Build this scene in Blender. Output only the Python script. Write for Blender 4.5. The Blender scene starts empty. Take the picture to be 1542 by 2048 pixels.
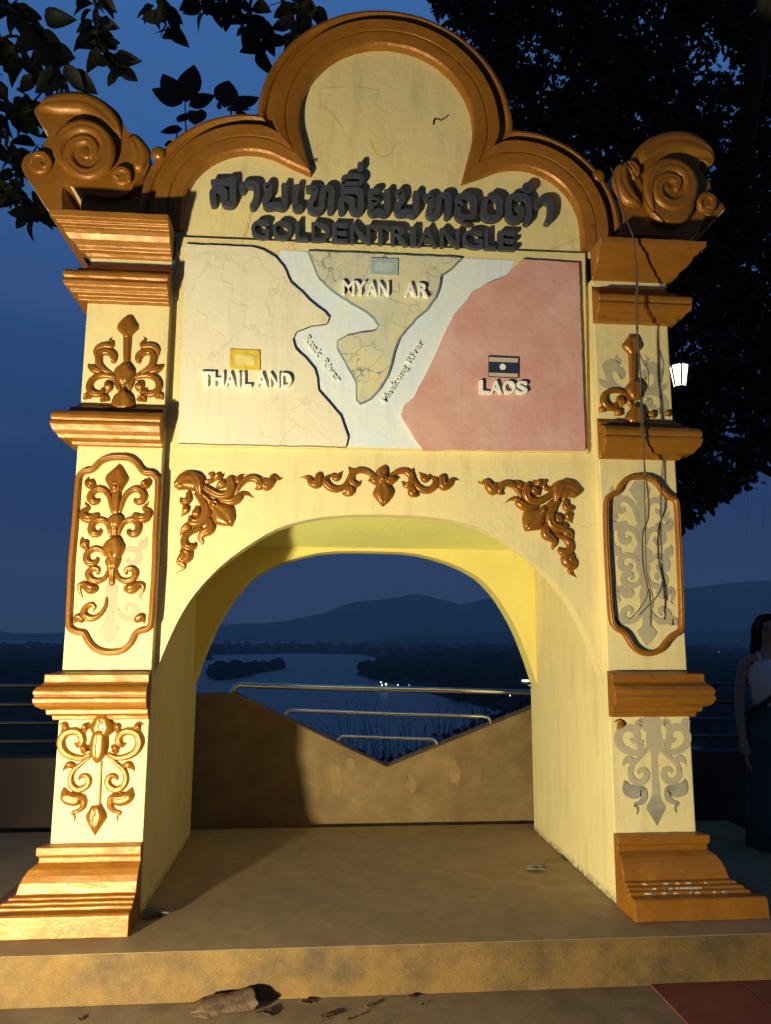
import bpy, bmesh, math, random
import numpy as np
from mathutils import Vector, Matrix, noise
random.seed(7); rng = np.random.default_rng(7)
R = math.radians
scene = bpy.context.scene
COL = scene.collection

# ------------------------------------------------------------------ camera
CAM = np.array([-0.342, -3.8901, 1.3]); YAW, PITCH, ROLL, FPX = 0.0869, 0.1575, 0.0041, 1541.5
def cam_axes():
    cy, sy, cp, sp = math.cos(YAW), math.sin(YAW), math.cos(PITCH), math.sin(PITCH)
    f = np.array([sy*cp, cy*cp, sp]); r = np.array([cy, -sy, 0.0]); u = np.cross(r, f)
    cr, sr = math.cos(ROLL), math.sin(ROLL)
    return cr*r+sr*u, -sr*r+cr*u, f
AR, AU, AF = cam_axes()
cd = bpy.data.cameras.new('camera'); cam = bpy.data.objects.new('camera', cd); COL.objects.link(cam)
cd.sensor_fit = 'HORIZONTAL'; cd.sensor_width = 36.0; cd.lens = 36.0*FPX/1542.0
cd.clip_start = 0.05; cd.clip_end = 60000
cam.matrix_world = Matrix(((AR[0], AU[0], -AF[0], CAM[0]), (AR[1], AU[1], -AF[1], CAM[1]), (AR[2], AU[2], -AF[2], CAM[2]), (0, 0, 0, 1)))
scene.camera = cam

# ------------------------------------------------------------------ dusk sky
world = bpy.data.worlds.new('World'); scene.world = world; world.use_nodes = True
nt = world.node_tree; N = nt.nodes; Lk = nt.links
bg = N['Background']
sky = N.new('ShaderNodeTexSky'); sky.sky_type = 'NISHITA'; sky.sun_disc = False
sky.sun_elevation = R(-1.0); sky.sun_rotation = R(200); sky.altitude = 400; sky.ozone_density = 6; sky.dust_density = 0.3
tc = N.new('ShaderNodeTexCoord'); sx = N.new('ShaderNodeSeparateXYZ'); Lk.new(tc.outputs['Generated'], sx.inputs[0])
ramp = N.new('ShaderNodeValToRGB'); Lk.new(sx.outputs['Z'], ramp.inputs[0])
def lin(r, g, b):
    f = lambda c: ((c/255+0.055)/1.055)**2.4 if c > 10 else c/255/12.92
    return (f(r), f(g), f(b), 1)
els = ramp.color_ramp.elements
els[0].position = 0.0; els[0].color = lin(56, 63, 82)
els[1].position = 1.0; els[1].color = lin(58, 106, 166)
for pos, c in ((0.06, (48, 59, 83)), (0.16, (35, 55, 90)), (0.32, (38, 69, 114)), (0.55, (54, 95, 150))):
    e = els.new(pos); e.color = lin(*c)
nz = N.new('ShaderNodeTexNoise'); nz.inputs['Scale'].default_value = 2.2; nz.inputs['Detail'].default_value = 6
mp = N.new('ShaderNodeMapping'); mp.inputs['Scale'].default_value = (1, 1, 5); Lk.new(tc.outputs['Generated'], mp.inputs[0]); Lk.new(mp.outputs[0], nz.inputs[0])
cr = N.new('ShaderNodeValToRGB'); cr.color_ramp.elements[0].position = 0.50; cr.color_ramp.elements[0].color = (0, 0, 0, 1)
cr.color_ramp.elements[1].position = 0.8; cr.color_ramp.elements[1].color = (0.5, 0.5, 0.5, 1); Lk.new(nz.outputs[0], cr.inputs[0])
mxc = N.new('ShaderNodeMix'); mxc.data_type = 'RGBA'; Lk.new(cr.outputs[0], mxc.inputs['Factor'])
Lk.new(ramp.outputs[0], mxc.inputs['A']); mxc.inputs['B'].default_value = lin(72, 90, 126)
mxs = N.new('ShaderNodeMix'); mxs.data_type = 'RGBA'; mxs.inputs['Factor'].default_value = 0.06
Lk.new(mxc.outputs['Result'], mxs.inputs['A']); Lk.new(sky.outputs[0], mxs.inputs['B'])
Lk.new(mxs.outputs['Result'], bg.inputs[0]); bg.inputs[1].default_value = 1.12
scene.view_settings.view_transform = 'Standard'; scene.view_settings.look = 'None'
scene.view_settings.exposure = 0.0; scene.view_settings.gamma = 1.0

# ------------------------------------------------------------------ flood lamp on the pavement (lamp light itself)
LAMP = Vector((-2.25, -2.80, 0.24))
ld = bpy.data.lights.new('flood_lamp_light', 'SPOT'); ld.energy = 1230; ld.color = (1.0, 0.905, 0.635)
ld.spot_size = R(140); ld.spot_blend = 0.55; ld.shadow_soft_size = 0.08
lamp_light = bpy.data.objects.new('flood_lamp_light', ld); COL.objects.link(lamp_light)
lamp_light.location = LAMP
AIM = Vector((-0.2, 0.0, 1.9))
lamp_light.rotation_euler = (AIM-LAMP).to_track_quat('-Z', 'Y').to_euler()

scene.cycles.use_denoising = True
scene.cycles.max_bounces = 6; scene.cycles.diffuse_bounces = 4; scene.cycles.glossy_bounces = 3
scene.cycles.volume_bounces = 1; scene.cycles.transparent_max_bounces = 8
scene.cycles.sample_clamp_indirect = 4

# ------------------------------------------------------------------ helpers
def ray(u, v): return ((u-771)/FPX)*AR - ((v-1024)/FPX)*AU + AF
def onY(u, v, y):
    d = ray(u, v); t = (y-CAM[1])/d[1]; return CAM+t*d
def onZ(u, v, z):
    d = ray(u, v); t = (z-CAM[2])/d[2]; return CAM+t*d
class Zoom:
    def __init__(s, ox, oy, k): s.ox, s.oy, s.k = ox, oy, k
    def px(s, p): return s.ox+p[0]/s.k, s.oy+p[1]/s.k
    def xz(s, p, y):
        q = onY(*s.px(p), y); return (q[0], q[2])
def tag(o, label=None, cat=None, group=None, kind=None):
    if label: o['label'] = label
    if cat: o['category'] = cat
    if group: o['group'] = group
    if kind: o['kind'] = kind
    return o
def empty(name, loc=(0, 0, 0), parent=None):
    o = bpy.data.objects.new(name, None); COL.objects.link(o); o.empty_display_size = 0.1
    o.location = loc
    if parent: o.parent = parent
    return o
def mobj(name, verts, faces, mats, parent=None, smooth=False, mi=None, fix=True):
    me = bpy.data.meshes.new(name); me.from_pydata([tuple(map(float, v)) for v in verts], [], faces)
    if not isinstance(mats, (list, tuple)): mats = [mats]
    for m in mats: me.materials.append(m)
    if mi is not None:
        me.polygons.foreach_set('material_index', mi)
    if fix:
        bm = bmesh.new(); bm.from_mesh(me); bmesh.ops.recalc_face_normals(bm, faces=bm.faces); bm.to_mesh(me); bm.free()
    if smooth: me.polygons.foreach_set('use_smooth', [True]*len(me.polygons))
    me.update()
    o = bpy.data.objects.new(name, me); COL.objects.link(o)
    if parent:
        o.parent = parent
        if parent.type == 'EMPTY' and parent.parent is None: o.matrix_parent_inverse = Matrix.Translation(-parent.location)
    return o
def link_mesh(name, me, parent=None, mat=None):
    o = bpy.data.objects.new(name, me); COL.objects.link(o)
    if mat is not None: o.matrix_local = mat
    if parent: o.parent = parent
    return o
def box(name, x0, x1, y0, y1, z0, z1, mat, parent=None, bevel=0.0):
    v = [(x, y, z) for x in (x0, x1) for y in (y0, y1) for z in (z0, z1)]
    f = [(0, 1, 3, 2), (4, 6, 7, 5), (0, 4, 5, 1), (2, 3, 7, 6), (0, 2, 6, 4), (1, 5, 7, 3)]
    o = mobj(name, v, f, mat, parent)
    if bevel: bev(o, bevel)
    return o
def bev(o, w, seg=2, ang=30):
    m = o.modifiers.new('bevel', 'BEVEL'); m.width = w; m.segments = seg; m.limit_method = 'ANGLE'; m.angle_limit = R(ang)
def extrude(name, pts, y0, y1, mats, parent=None, bevel=0.0, seg=2):
    """outline in the x,z plane -> slab from y0 (front) to y1; mats = front or [front, sides]"""
    n = len(pts)
    v = [(p[0], y0, p[1]) for p in pts]+[(p[0], y1, p[1]) for p in pts]
    f = [tuple(range(n)), tuple(range(2*n-1, n-1, -1))]
    nc = len(f)
    f += [(i, (i+1) % n, n+(i+1) % n, n+i) for i in range(n)]
    mi = None
    if isinstance(mats, (list, tuple)) and len(mats) > 1: mi = [0]*nc+[1]*n
    o = mobj(name, v, f, mats, parent, mi=mi)
    if bevel: bev(o, bevel, seg)
    return o
def catmull(P, n, closed=False):
    P = np.array(P, float); m = len(P)
    if m == 2 and not closed: 
        t = np.linspace(0, 1, n)[:, None]; return P[0]*(1-t)+P[1]*t
    segs = m if closed else m-1
    out = []
    for k in range(n):
        s = k/(n if closed else n-1)*segs
        i = min(int(s), segs-1); t = s-i
        if closed: a, b, c, d = P[(i-1) % m], P[i % m], P[(i+1) % m], P[(i+2) % m]
        else: a, b, c, d = P[max(i-1, 0)], P[i], P[i+1], P[min(i+2, m-1)]
        out.append(0.5*((2*b)+(-a+c)*t+(2*a-5*b+4*c-d)*t*t+(-a+3*b-3*c+d)*t**3))
    return np.array(out)
def tube(name, P, r, mat, parent=None, seg=8, n=None, taper=None):
    P = catmull(P, n) if n else np.array(P, float)
    V, F = [], []; m = len(P); r = float(r)
    a = None
    for i in range(m):
        t = Vector(P[min(i+1, m-1)]-P[max(i-1, 0)]).normalized()
        if a is None:
            ref = Vector((0.1, 0.2, 0.97)) if abs(t.z) < 0.8 else Vector((0.97, 0.2, 0.1)); a = t.cross(ref).normalized()
        else: a = (a-t*a.dot(t)).normalized()
        b = t.cross(a)
        rr = r if taper is None else r*(1-(1-taper)*i/(m-1))
        for k in range(seg):
            q = Vector(P[i])+rr*(math.cos(2*math.pi*k/seg)*a+math.sin(2*math.pi*k/seg)*b); V.append(q)
    for i in range(m-1):
        for k in range(seg):
            F.append((i*seg+k, i*seg+(k+1) % seg, (i+1)*seg+(k+1) % seg, (i+1)*seg+k))
    F += [tuple(range(seg)), tuple(range((m-1)*seg, m*seg))]
    return mobj(name, V, F, mat, parent, smooth=True)

# ------------------------------------------------------------------ materials
def new_mat(name):
    m = bpy.data.materials.new(name); m.use_nodes = True
    return m, m.node_tree, m.node_tree.nodes['Principled BSDF']
def nd(nt, t, **kw):
    n = nt.nodes.new(t)
    for k, v in kw.items(): n.inputs[k].default_value = v
    return n
def coords(nt, scale=(1, 1, 1)):
    g = nt.nodes.new('ShaderNodeNewGeometry'); m = nt.nodes.new('ShaderNodeMapping')
    m.inputs['Scale'].default_value = scale; nt.links.new(g.outputs['Position'], m.inputs[0]); return m.outputs[0]
def tex_noise(nt, vec, scale, detail=4, rough=0.55):
    n = nd(nt, 'ShaderNodeTexNoise', Scale=scale, Detail=detail, Roughness=rough); nt.links.new(vec, n.inputs[0]); return n.outputs[0]
def rmp(nt, fac, p0, p1, c0=(0, 0, 0, 1), c1=(1, 1, 1, 1)):
    r = nt.nodes.new('ShaderNodeValToRGB'); e = r.color_ramp.elements
    e[0].position, e[1].position = p0, p1; e[0].color, e[1].color = c0, c1
    nt.links.new(fac, r.inputs[0]); return r.outputs[0]
def mix(nt, fac, a, b, mode='MIX'):
    m = nt.nodes.new('ShaderNodeMix'); m.data_type = 'RGBA'; m.blend_type = mode
    for s, k in ((fac, 'Factor'), (a, 'A'), (b, 'B')):
        if hasattr(s, 'links') or hasattr(s, 'is_linked'): nt.links.new(s, m.inputs[k])
        else: m.inputs[k].default_value = s if k == 'Factor' else (*s[:3], 1)
    return m.outputs['Result']
def mul(nt, a, b):
    m = nt.nodes.new('ShaderNodeMath'); m.operation = 'MULTIPLY'
    for i, s in enumerate((a, b)):
        if hasattr(s, 'is_linked'): nt.links.new(s, m.inputs[i])
        else: m.inputs[i].default_value = s
    return m.outputs[0]
def bump(nt, bsdf, h, strength, dist=0.01):
    b = nd(nt, 'ShaderNodeBump', Strength=strength, Distance=dist); nt.links.new(h, b.inputs['Height']); nt.links.new(b.outputs[0], bsdf.inputs['Normal'])
def crack_mask(nt, vec, scale, w, density=(0.45, 0.6)):
    """thin wandering cracks, only in patches"""
    warp = nd(nt, 'ShaderNodeTexNoise', Scale=scale*1.7, Detail=5); nt.links.new(vec, warp.inputs[0])
    add = nt.nodes.new('ShaderNodeMix'); add.data_type = 'RGBA'; add.blend_type = 'LINEAR_LIGHT'; add.inputs['Factor'].default_value = 0.16/scale*3
    nt.links.new(vec, add.inputs['A']); nt.links.new(warp.outputs['Color'], add.inputs['B'])
    vo = nt.nodes.new('ShaderNodeTexVoronoi'); vo.feature = 'DISTANCE_TO_EDGE'; vo.inputs['Scale'].default_value = scale
    nt.links.new(add.outputs['Result'], vo.inputs[0])
    line = rmp(nt, vo.outputs['Distance'], 0.0, w, (1, 1, 1, 1), (0, 0, 0, 1))
    msk = rmp(nt, tex_noise(nt, vec, scale*0.5, 2), *density)
    return mul(nt, line, msk)

def mat_plaster(name, col, dirt=0.34, cracks=0.35, crack_col=(0.12, 0.1, 0.06), rough=0.72, spec=0.25):
    m, nt, b = new_mat(name); v = coords(nt)
    c = mix(nt, mul(nt, rmp(nt, tex_noise(nt, v, 3.2, 5), 0.35, 0.75), 0.6), col, tuple(x*0.86 for x in col))
    c = mix(nt, mul(nt, rmp(nt, tex_noise(nt, coords(nt, (9, 9, 1.2)), 1.6, 5, 0.65), 0.5, 0.82), dirt), c, (0.22, 0.19, 0.1))
    c = mix(nt, mul(nt, rmp(nt, tex_noise(nt, v, 55, 3), 0.68, 0.8), dirt*0.5), c, (0.12, 0.1, 0.06))
    if cracks: c = mix(nt, mul(nt, crack_mask(nt, v, 2.6, 0.012), cracks), c, crack_col)
    sz = nt.nodes.new('ShaderNodeSeparateXYZ'); nt.links.new(v, sz.inputs[0])
    low = rmp(nt, sz.outputs['Z'], 0.0, 0.05, (1, 1, 1, 1), (0, 0, 0, 1))
    c = mix(nt, mul(nt, low, rmp(nt, tex_noise(nt, v, 34, 5, 0.7), 0.42, 0.56)), c, (0.07, 0.065, 0.035))
    c = mix(nt, mul(nt, rmp(nt, tex_noise(nt, coords(nt, (30, 30, 3)), 1.0, 5, 0.7), 0.66, 0.74), dirt*1.2), c, (0.10, 0.09, 0.05))
    nt.links.new(c, b.inputs['Base Color']); b.inputs['Roughness'].default_value = rough; b.inputs['Specular IOR Level'].default_value = spec
    bump(nt, b, tex_noise(nt, v, 22, 6, 0.6), 0.25, 0.012)
    return m
def mat_gold(name, col, wear=0.5, metal=0.25, rough=0.34):
    m, nt, b = new_mat(name); v = coords(nt)
    n1 = rmp(nt, tex_noise(nt, v, 7, 6, 0.6), 0.3, 0.75)
    c = mix(nt, n1, col, tuple(x*k for x, k in zip(col, (0.72, 0.62, 0.5))))
    c = mix(nt, mul(nt, rmp(nt, tex_noise(nt, coords(nt, (1, 1, 2.6)), 17, 7, 0.75), 0.54, 0.70), wear), c, (0.50, 0.235, 0.022))
    c = mix(nt, mul(nt, rmp(nt, tex_noise(nt, v, 90, 3, 0.7), 0.7, 0.76), wear*0.8), c, (0.6, 0.52, 0.36))
    br = rmp(nt, tex_noise(nt, coords(nt, (6, 6, 70)), 1.0, 4, 0.6), 0.35, 0.7)
    c = mix(nt, mul(nt, br, 0.35), c, tuple(x*0.6 for x in col))
    c = mix(nt, mul(nt, rmp(nt, tex_noise(nt, v, 13, 6, 0.75), 0.62, 0.70), 0.55), c, (0.085, 0.045, 0.015))
    nt.links.new(c, b.inputs['Base Color'])
    r = mix(nt, tex_noise(nt, v, 14, 4), (rough*0.7,)*3, (min(1, rough*1.7),)*3); nt.links.new(r, b.inputs['Roughness'])
    b.inputs['Metallic'].default_value = metal
    bump(nt, b, tex_noise(nt, v, 38, 6, 0.65), 0.28, 0.008)
    return m
def mat_flat(name, col, rough=0.7, metal=0.0, spec=0.3, var=0.25, scale=12, bmp=0.15):
    m, nt, b = new_mat(name); v = coords(nt)
    c = mix(nt, rmp(nt, tex_noise(nt, v, scale, 5), 0.3, 0.75), col, tuple(x*(1-var) for x in col))
    nt.links.new(c, b.inputs['Base Color']); b.inputs['Roughness'].default_value = rough
    b.inputs['Metallic'].default_value = metal; b.inputs['Specular IOR Level'].default_value = spec
    if bmp: bump(nt, b, tex_noise(nt, v, scale*4, 5), bmp, 0.008)
    return m
def mat_emit(name, col, s):
    m, nt, b = new_mat(name); b.inputs['Base Color'].default_value = (*col, 1)
    b.inputs['Emission Color'].default_value = (*col, 1); b.inputs['Emission Strength'].default_value = s
    return m

CREAM = (0.70, 0.575, 0.265)
M_WALL = mat_plaster('cream_plaster', CREAM, cracks=0.12)
M_REV = mat_plaster('yellow_plaster', (0.74, 0.62, 0.17), cracks=0.1, dirt=0.12)
M_CEIL = mat_plaster('lime_plaster', (0.74, 0.72, 0.22), cracks=0.1, dirt=0.1)
M_GOLD = mat_gold('gold_brown_paint', (0.335, 0.134, 0.013), metal=0.24, rough=0.34, wear=0.45)
M_GOLD2 = mat_gold('ornament_gold', (0.32, 0.128, 0.013), wear=0.6, metal=0.35, rough=0.25)
M_LETTER = mat_flat('slate_letter_paint', (0.055, 0.06, 0.075), rough=0.55, spec=0.3)
M_WHITE = mat_flat('white_letter_paint', (0.8, 0.78, 0.68), var=0.12)
M_PATCH = mat_flat('bare_cement', (0.43, 0.365, 0.225), var=0.15, scale=20)
M_PATCHD = mat_flat('grimy_cement', (0.36, 0.32, 0.23), var=0.65, scale=7)
M_CRACK = mat_flat('crack_dark', (0.05, 0.04, 0.025), var=0.1)
M_CRACKL = mat_flat('faint_crack', (0.40, 0.31, 0.14), var=0.3)

# ================================================================== the gateway arch
A, B, D, YW = 1.137, 1.557, 1.455, 0.066
arch = empty('gateway_arch', (0, 0, 0))
tag(arch, 'cream and gold gateway arch with a relief map and scroll finials, standing on the platform', 'arch')

front_half = [(0, 1.917), (0.2, 1.911), (0.37, 1.890), (0.54, 1.841), (0.68, 1.759), (0.818, 1.652), (0.934, 1.526), (1.010, 1.410), (1.075, 1.266), (1.137, 1.09)]
back_half = [(0, 1.857), (0.3, 1.847), (0.55, 1.785), (0.73, 1.70), (0.84, 1.60), (0.92, 1.49), (0.995, 1.36), (1.05, 1.23), (1.10, 1.09), (1.134, 0.98)]
def arch_curve(h, n=24):
    c = catmull(h, n); return [(-x, z) for x, z in c[::-1]]+[(x, z) for x, z in c[1:]]
# --- trefoil gable outline for an offset s from the inner edge
W_TRIM = 0.235
def lobes(s, n=26):
    cx, cz = 0.419+1.27*s, 3.80+1.485*s           # cusp between the middle and the side lobe
    r0 = 0.490+1.0*s; C0 = (0.0, 4.130)
    a0 = math.atan2(cz-C0[1], cx)
    mid = [(cx, cz)]+[(C0[0]+r0*math.cos(t), C0[1]+r0*math.sin(t)) for t in np.linspace(a0+0.32*(1-s/0.27), math.pi/2, 9)]
    midp = catmull(mid, n)                       # cusp -> top
    C1 = (0.743, 3.557); r1 = 0.354+s
    a1 = math.atan2(cz-C1[1], cx-C1[0])
    side = [(cx, cz)]+[(C1[0]+r1*math.cos(t), C1[1]+r1*math.sin(t)) for t in np.linspace(a1-0.36*(1-s/0.27), 0.05, 9)]+[(1.10+s*0.98, 3.44)]
    sp = catmull(side, n)                        # cusp -> foot
    right = list(map(tuple, sp[::-1]))+list(map(tuple, midp[1:]))      # foot -> cusp -> top
    left = [(-x, z) for x, z in right[::-1]]
    return right+left[1:]                         # right foot ... top ... left foot
gable = lobes(W_TRIM-0.006)
poly = [(x, z) for x, z in arch_curve(front_half)]            # left spring -> right spring
poly = poly+[(A, 3.40)]+[(x, z) for x, z in gable]+[(-A, 3.40)]
extrude('front_wall', poly, YW, YW+0.10, M_WALL, arch)
# back wall
poly = [(x, z) for x, z in arch_curve(back_half)]+[(A+0.01, 0.98), (A+0.01, 1.92), (-A-0.01, 1.92), (-A-0.01, 0.98)]
extrude('back_wall', poly, 1.30, D+0.01, M_REV, arch)
_v = [(x, y, z) for x in (-A+0.002, A-0.002) for y, z in ((YW+0.102, 2.11), (1.302, 1.876), (D, 1.876), (D, 3.40), (YW+0.102, 3.40))]
mobj('ceiling_block', _v, [(0, 1, 2, 3, 4), (9, 8, 7, 6, 5)]+[(i, i+5, (i+1) % 5+5, (i+1) % 5) for i in range(5)], M_CEIL, arch)
for s in (-1, 1):
    x0, x1 = sorted((s*A, s*B))
    p = box('pier', x0, x1, 0.0, D+0.005, 0.0, 3.25, M_WALL, arch)
    bev(p, 0.006, 2)

# --- mouldings round each pier
def moulding(name, prof, s, mat, xin=A-0.003, yback=D+0.02, stations=14, amp=0.0022):
    V, F = [], []; m = len(prof); off = random.random()*50
    xs = list(np.linspace(0, 1, stations))
    for k, t in enumerate(xs):
        for (p, z) in prof:
            j = amp*noise.noise((off+t*6, z*40, p*20)); j2 = amp*noise.noise((off+t*7+9, z*40, 3))
            V.append((s*(xin+(B+p-xin)*t), (-p-j) if p > 0 else 0.003, z+j2))
    for (p, z) in prof: V.append((s*(B+p), yback, z))
    for k in range(stations):
        for i in range(m-1):
            F.append((k*m+i, k*m+i+1, (k+1)*m+i+1, (k+1)*m+i))
    F.append(tuple(range(m)))
    o = mobj(name, V, F, mat, arch)
    bev(o, 0.004, 2, 20)
    return o
P_BASE = [(0, 0), (0.226, 0.001), (0.221, 0.088), (0.213, 0.096), (0.170, 0.099), (0.166, 0.112), (0.150, 0.115), (0.147, 0.127), (0.127, 0.130), (0.124, 0.141), (0.103, 0.145), (0.099, 0.165), (0.093, 0.190), (0.082, 0.216), (0.066, 0.240), (0.046, 0.256), (0.036, 0.262), (0.036, 0.285), (0.047, 0.294), (0.047, 0.330), (0.0, 0.338)]
P_B3 = [(0, 0.893), (0.022, 0.895), (0.026, 0.916), (0.046, 0.922), (0.049, 0.946), (0.066, 0.950), (0.085, 0.962), (0.095, 0.982), (0.098, 0.998), (0.090, 1.008), (0.097, 1.018), (0.097, 1.033), (0.085, 1.050), (0.066, 1.062), (0.060, 1.070), (0.061, 1.108), (0.0, 1.122)]
P_B2 = [(0, 2.226), (0.020, 2.229), (0.026, 2.246), (0.070, 2.250), (0.080, 2.268), (0.098, 2.286), (0.107, 2.312), (0.108, 2.326), (0.101, 2.334), (0.107, 2.344), (0.106, 2.362), (0.094, 2.382), (0.060, 2.393), (0.040, 2.402), (0.038, 2.420), (0.016, 2.430), (0.0, 2.452)]
P_C1 = [(0, 2.985), (0.034, 2.988), (0.040, 3.012), (0.066, 3.016), (0.070, 3.030), (0.092, 3.042), (0.100, 3.066), (0.092, 3.080), (0.100, 3.094), (0.100, 3.112), (0.086, 3.128), (0.048, 3.140), (0.044, 3.160), (0.016, 3.168), (0.0, 3.205)]
P_CAP = [(0, 3.235), (0.012, 3.237), (0.028, 3.252), (0.048, 3.256), (0.056, 3.276), (0.086, 3.296), (0.104, 3.318), (0.112, 3.336), (0.116, 3.350), (0.136, 3.354), (0.140, 3.368), (0.162, 3.374), (0.168, 3.408), (0.0, 3.412)]
for s in (-1, 1):
    moulding('base_moulding', P_BASE, s, M_GOLD)
    moulding('band_moulding', P_B3, s, M_GOLD)
    moulding('band_moulding', P_B2, s, M_GOLD)
    moulding('neck_moulding', P_C1, s, M_GOLD)
    moulding('capital', P_CAP, s, M_GOLD)
    x0, x1 = sorted((s*1.142, s*1.655))
    o = box('shoulder_wall', x0, x1, YW+0.02, YW+0.25, 3.40, 3.68, M_GOLD, arch, 0.01)

M_FLECK = mat_flat('bare_white_fleck', (0.45, 0.41, 0.32), var=0.2)
fk = None
for k in range(26):
    zz, pp_ = random.choice(((0.106, 0.168), (0.121, 0.149), (0.136, 0.126))); x = random.uniform(1.20, 1.62); w_ = random.uniform(0.006, 0.016)
    pts = [(w_*math.cos(t)*(1+0.3*math.sin(3*t+k)), 0.0042*math.sin(t)) for t in np.linspace(0, 2*math.pi, 9, endpoint=False)]
    o = extrude('paint_fleck', [(x+a_, zz+b_) for a_, b_ in pts], -pp_-0.0035, -pp_+0.004, M_FLECK, arch)

# --- trefoil gable moulding
TP = [(q*0.94, h) for q, h in [(0.0, -0.01), (0.0, 0.045), (0.012, 0.056), (0.060, 0.066), (0.076, 0.068), (0.079, 0.060), (0.083, 0.060), (0.086, 0.069), (0.148, 0.078), (0.156, 0.072), (0.160, 0.022), (0.196, 0.018), (0.206, 0.034), (0.226, 0.046), (0.244, 0.040), (0.250, 0.026), (0.250, -0.16), (0.20, -0.16)]]
rows = [lobes(s) for s, h in TP]
V, F = [], []; n = len(rows[0]); m = len(TP)
for i in range(n):
    for k, (s, h) in enumerate(TP):
        x, z = rows[k][i]; j = 0.0016*noise.noise((x*9, z*9, k))
        V.append((x, YW-h-j, z))
for i in range(n-1):
    for k in range(m-1): F.append((i*m+k, i*m+k+1, (i+1)*m+k+1, (i+1)*m+k))
F += [tuple(range(m)), tuple(range((n-1)*m, n*m))]
o = mobj('gable_moulding', V, F, M_GOLD, arch); bev(o, 0.004, 2, 25)

# ------------------------------------------------------------------ relief strokes
SEC_T = np.array([-1, -0.86, -0.5, -0.16, 0, 0.16, 0.5, 0.86, 1.0]); SEC_H = np.array([0, 0.56, 0.95, 1.0, 0.84, 1.0, 0.95, 0.56, 0])
def trace(zm, pts, ws, y, n=None):
    n = n or max(10, 4*len(pts))
    P = catmull(pts, n); Wd = np.maximum(catmull([(w, 0) for w in ws], n)[:, 0], 2)
    out, wo = [], []
    for p, w in zip(P, Wd):
        a = zm.xz(p, y); b = zm.xz((p[0]+10, p[1]), y)
        out.append(a); wo.append(1.14*w*abs(b[0]-a[0])/10)
    return np.array(out), np.array(wo)
def mirror(st): return st[0]*np.array([-1, 1]), st[1]
def relief(name, st, y, H, mat, parent, lift=0.0, flat=False):
    P, Wd = st; P = list(map(np.array, P)); Wd = list(Wd)
    if Wd[-1] > 0.012:
        d = P[-1]-P[-2]; d = d/np.linalg.norm(d); P += [P[-1]+d*Wd[-1]*0.28, P[-1]+d*Wd[-1]*0.42]; Wd += [Wd[-1]*0.72, Wd[-1]*0.1]
    if Wd[0] > 0.012:
        d = P[0]-P[1]; d = d/np.linalg.norm(d); P = [P[0]+d*Wd[0]*0.42, P[0]+d*Wd[0]*0.28]+P; Wd = [Wd[0]*0.1, Wd[0]*0.72]+Wd
    n = len(P); V, F = [], []
    T = SEC_T if not flat else np.array([-1, -0.97, 0.97, 1.0]); Hh = SEC_H if not flat else np.array([0, 1, 1, 0.0])
    m = len(T)
    for i in range(n):
        d = P[min(i+1, n-1)]-P[max(i-1, 0)]; d = d/(np.linalg.norm(d)+1e-9); nn = np.array([-d[1], d[0]])
        w = max(Wd[i], 0.0015)/2; h = H if flat else min(H, w*1.1)
        for t, hh in zip(T, Hh):
            q = P[i]+nn*w*t; V.append((q[0], y-lift-(h*hh if hh > 0 else -0.003), q[1]))
    for i in range(n-1):
        for k in range(m-1): F.append((i*m+k, i*m+k+1, (i+1)*m+k+1, (i+1)*m+k))
    F += [tuple(range(m)), tuple(range((n-1)*m, n*m))]
    return mobj(name, V, F, mat, parent, smooth=not flat)
def dome_mesh(name, mat, rings=4, seg=12, inner=True):
    V, F = [], []
    prof = [(1.0, 0.0), (0.94, 0.42), (0.72, 0.78), (0.4, 0.96)] if not inner else [(1.0, 0.0), (0.95, 0.5), (0.8, 0.72), (0.6, 0.62), (0.48, 0.5), (0.42, 0.9), (0.25, 1.15)]
    for r, h in prof:
        for k in range(seg): V.append((r*math.cos(2*math.pi*k/seg), -h, r*math.sin(2*math.pi*k/seg)))
    for i in range(len(prof)-1):
        for k in range(seg): F.append((i*seg+k, i*seg+(k+1) % seg, (i+1)*seg+(k+1) % seg, (i+1)*seg+k))
    F.append(tuple(range((len(prof)-1)*seg, len(prof)*seg)))
    me = bpy.data.meshes.new(name); me.from_pydata(V, [], F); me.materials.append(mat)
    bm = bmesh.new(); bm.from_mesh(me); bmesh.ops.recalc_face_normals(bm, faces=bm.faces); bm.to_mesh(me); bm.free()
    me.polygons.foreach_set('use_smooth', [True]*len(me.polygons)); return me
ME_KNOB = dome_mesh('knob', M_GOLD2, inner=False); ME_RING = dome_mesh('ring_knob', M_GOLD2, inner=True)
def knob(c, r, y, parent, lift, ring=False):
    m = Matrix.Translation((c[0], y-lift, c[1])) @ Matrix.Diagonal((r, r*0.7, r, 1))
    return link_mesh('knob', ME_RING if ring else ME_KNOB, parent, m)

ZA = Zoom(160, 620, 9.07); ZB = Zoom(130, 900, 7.71); ZC = Zoom(130, 1110, 7.71); ZD = Zoom(340, 930, 6.425)
ZE = Zoom(590, 915, 4.535); ZG = Zoom(1190, 650, 9.6375); ZH = Zoom(1200, 940, 5.389); ZI = Zoom(110, 1425, 7.71)
def flip(pts, x0, k):       # mirror zoom points about a slightly leaning axis x = x0 + k*y
    return [(2*(x0+k*y)-x, y) for x, y in pts]

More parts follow.
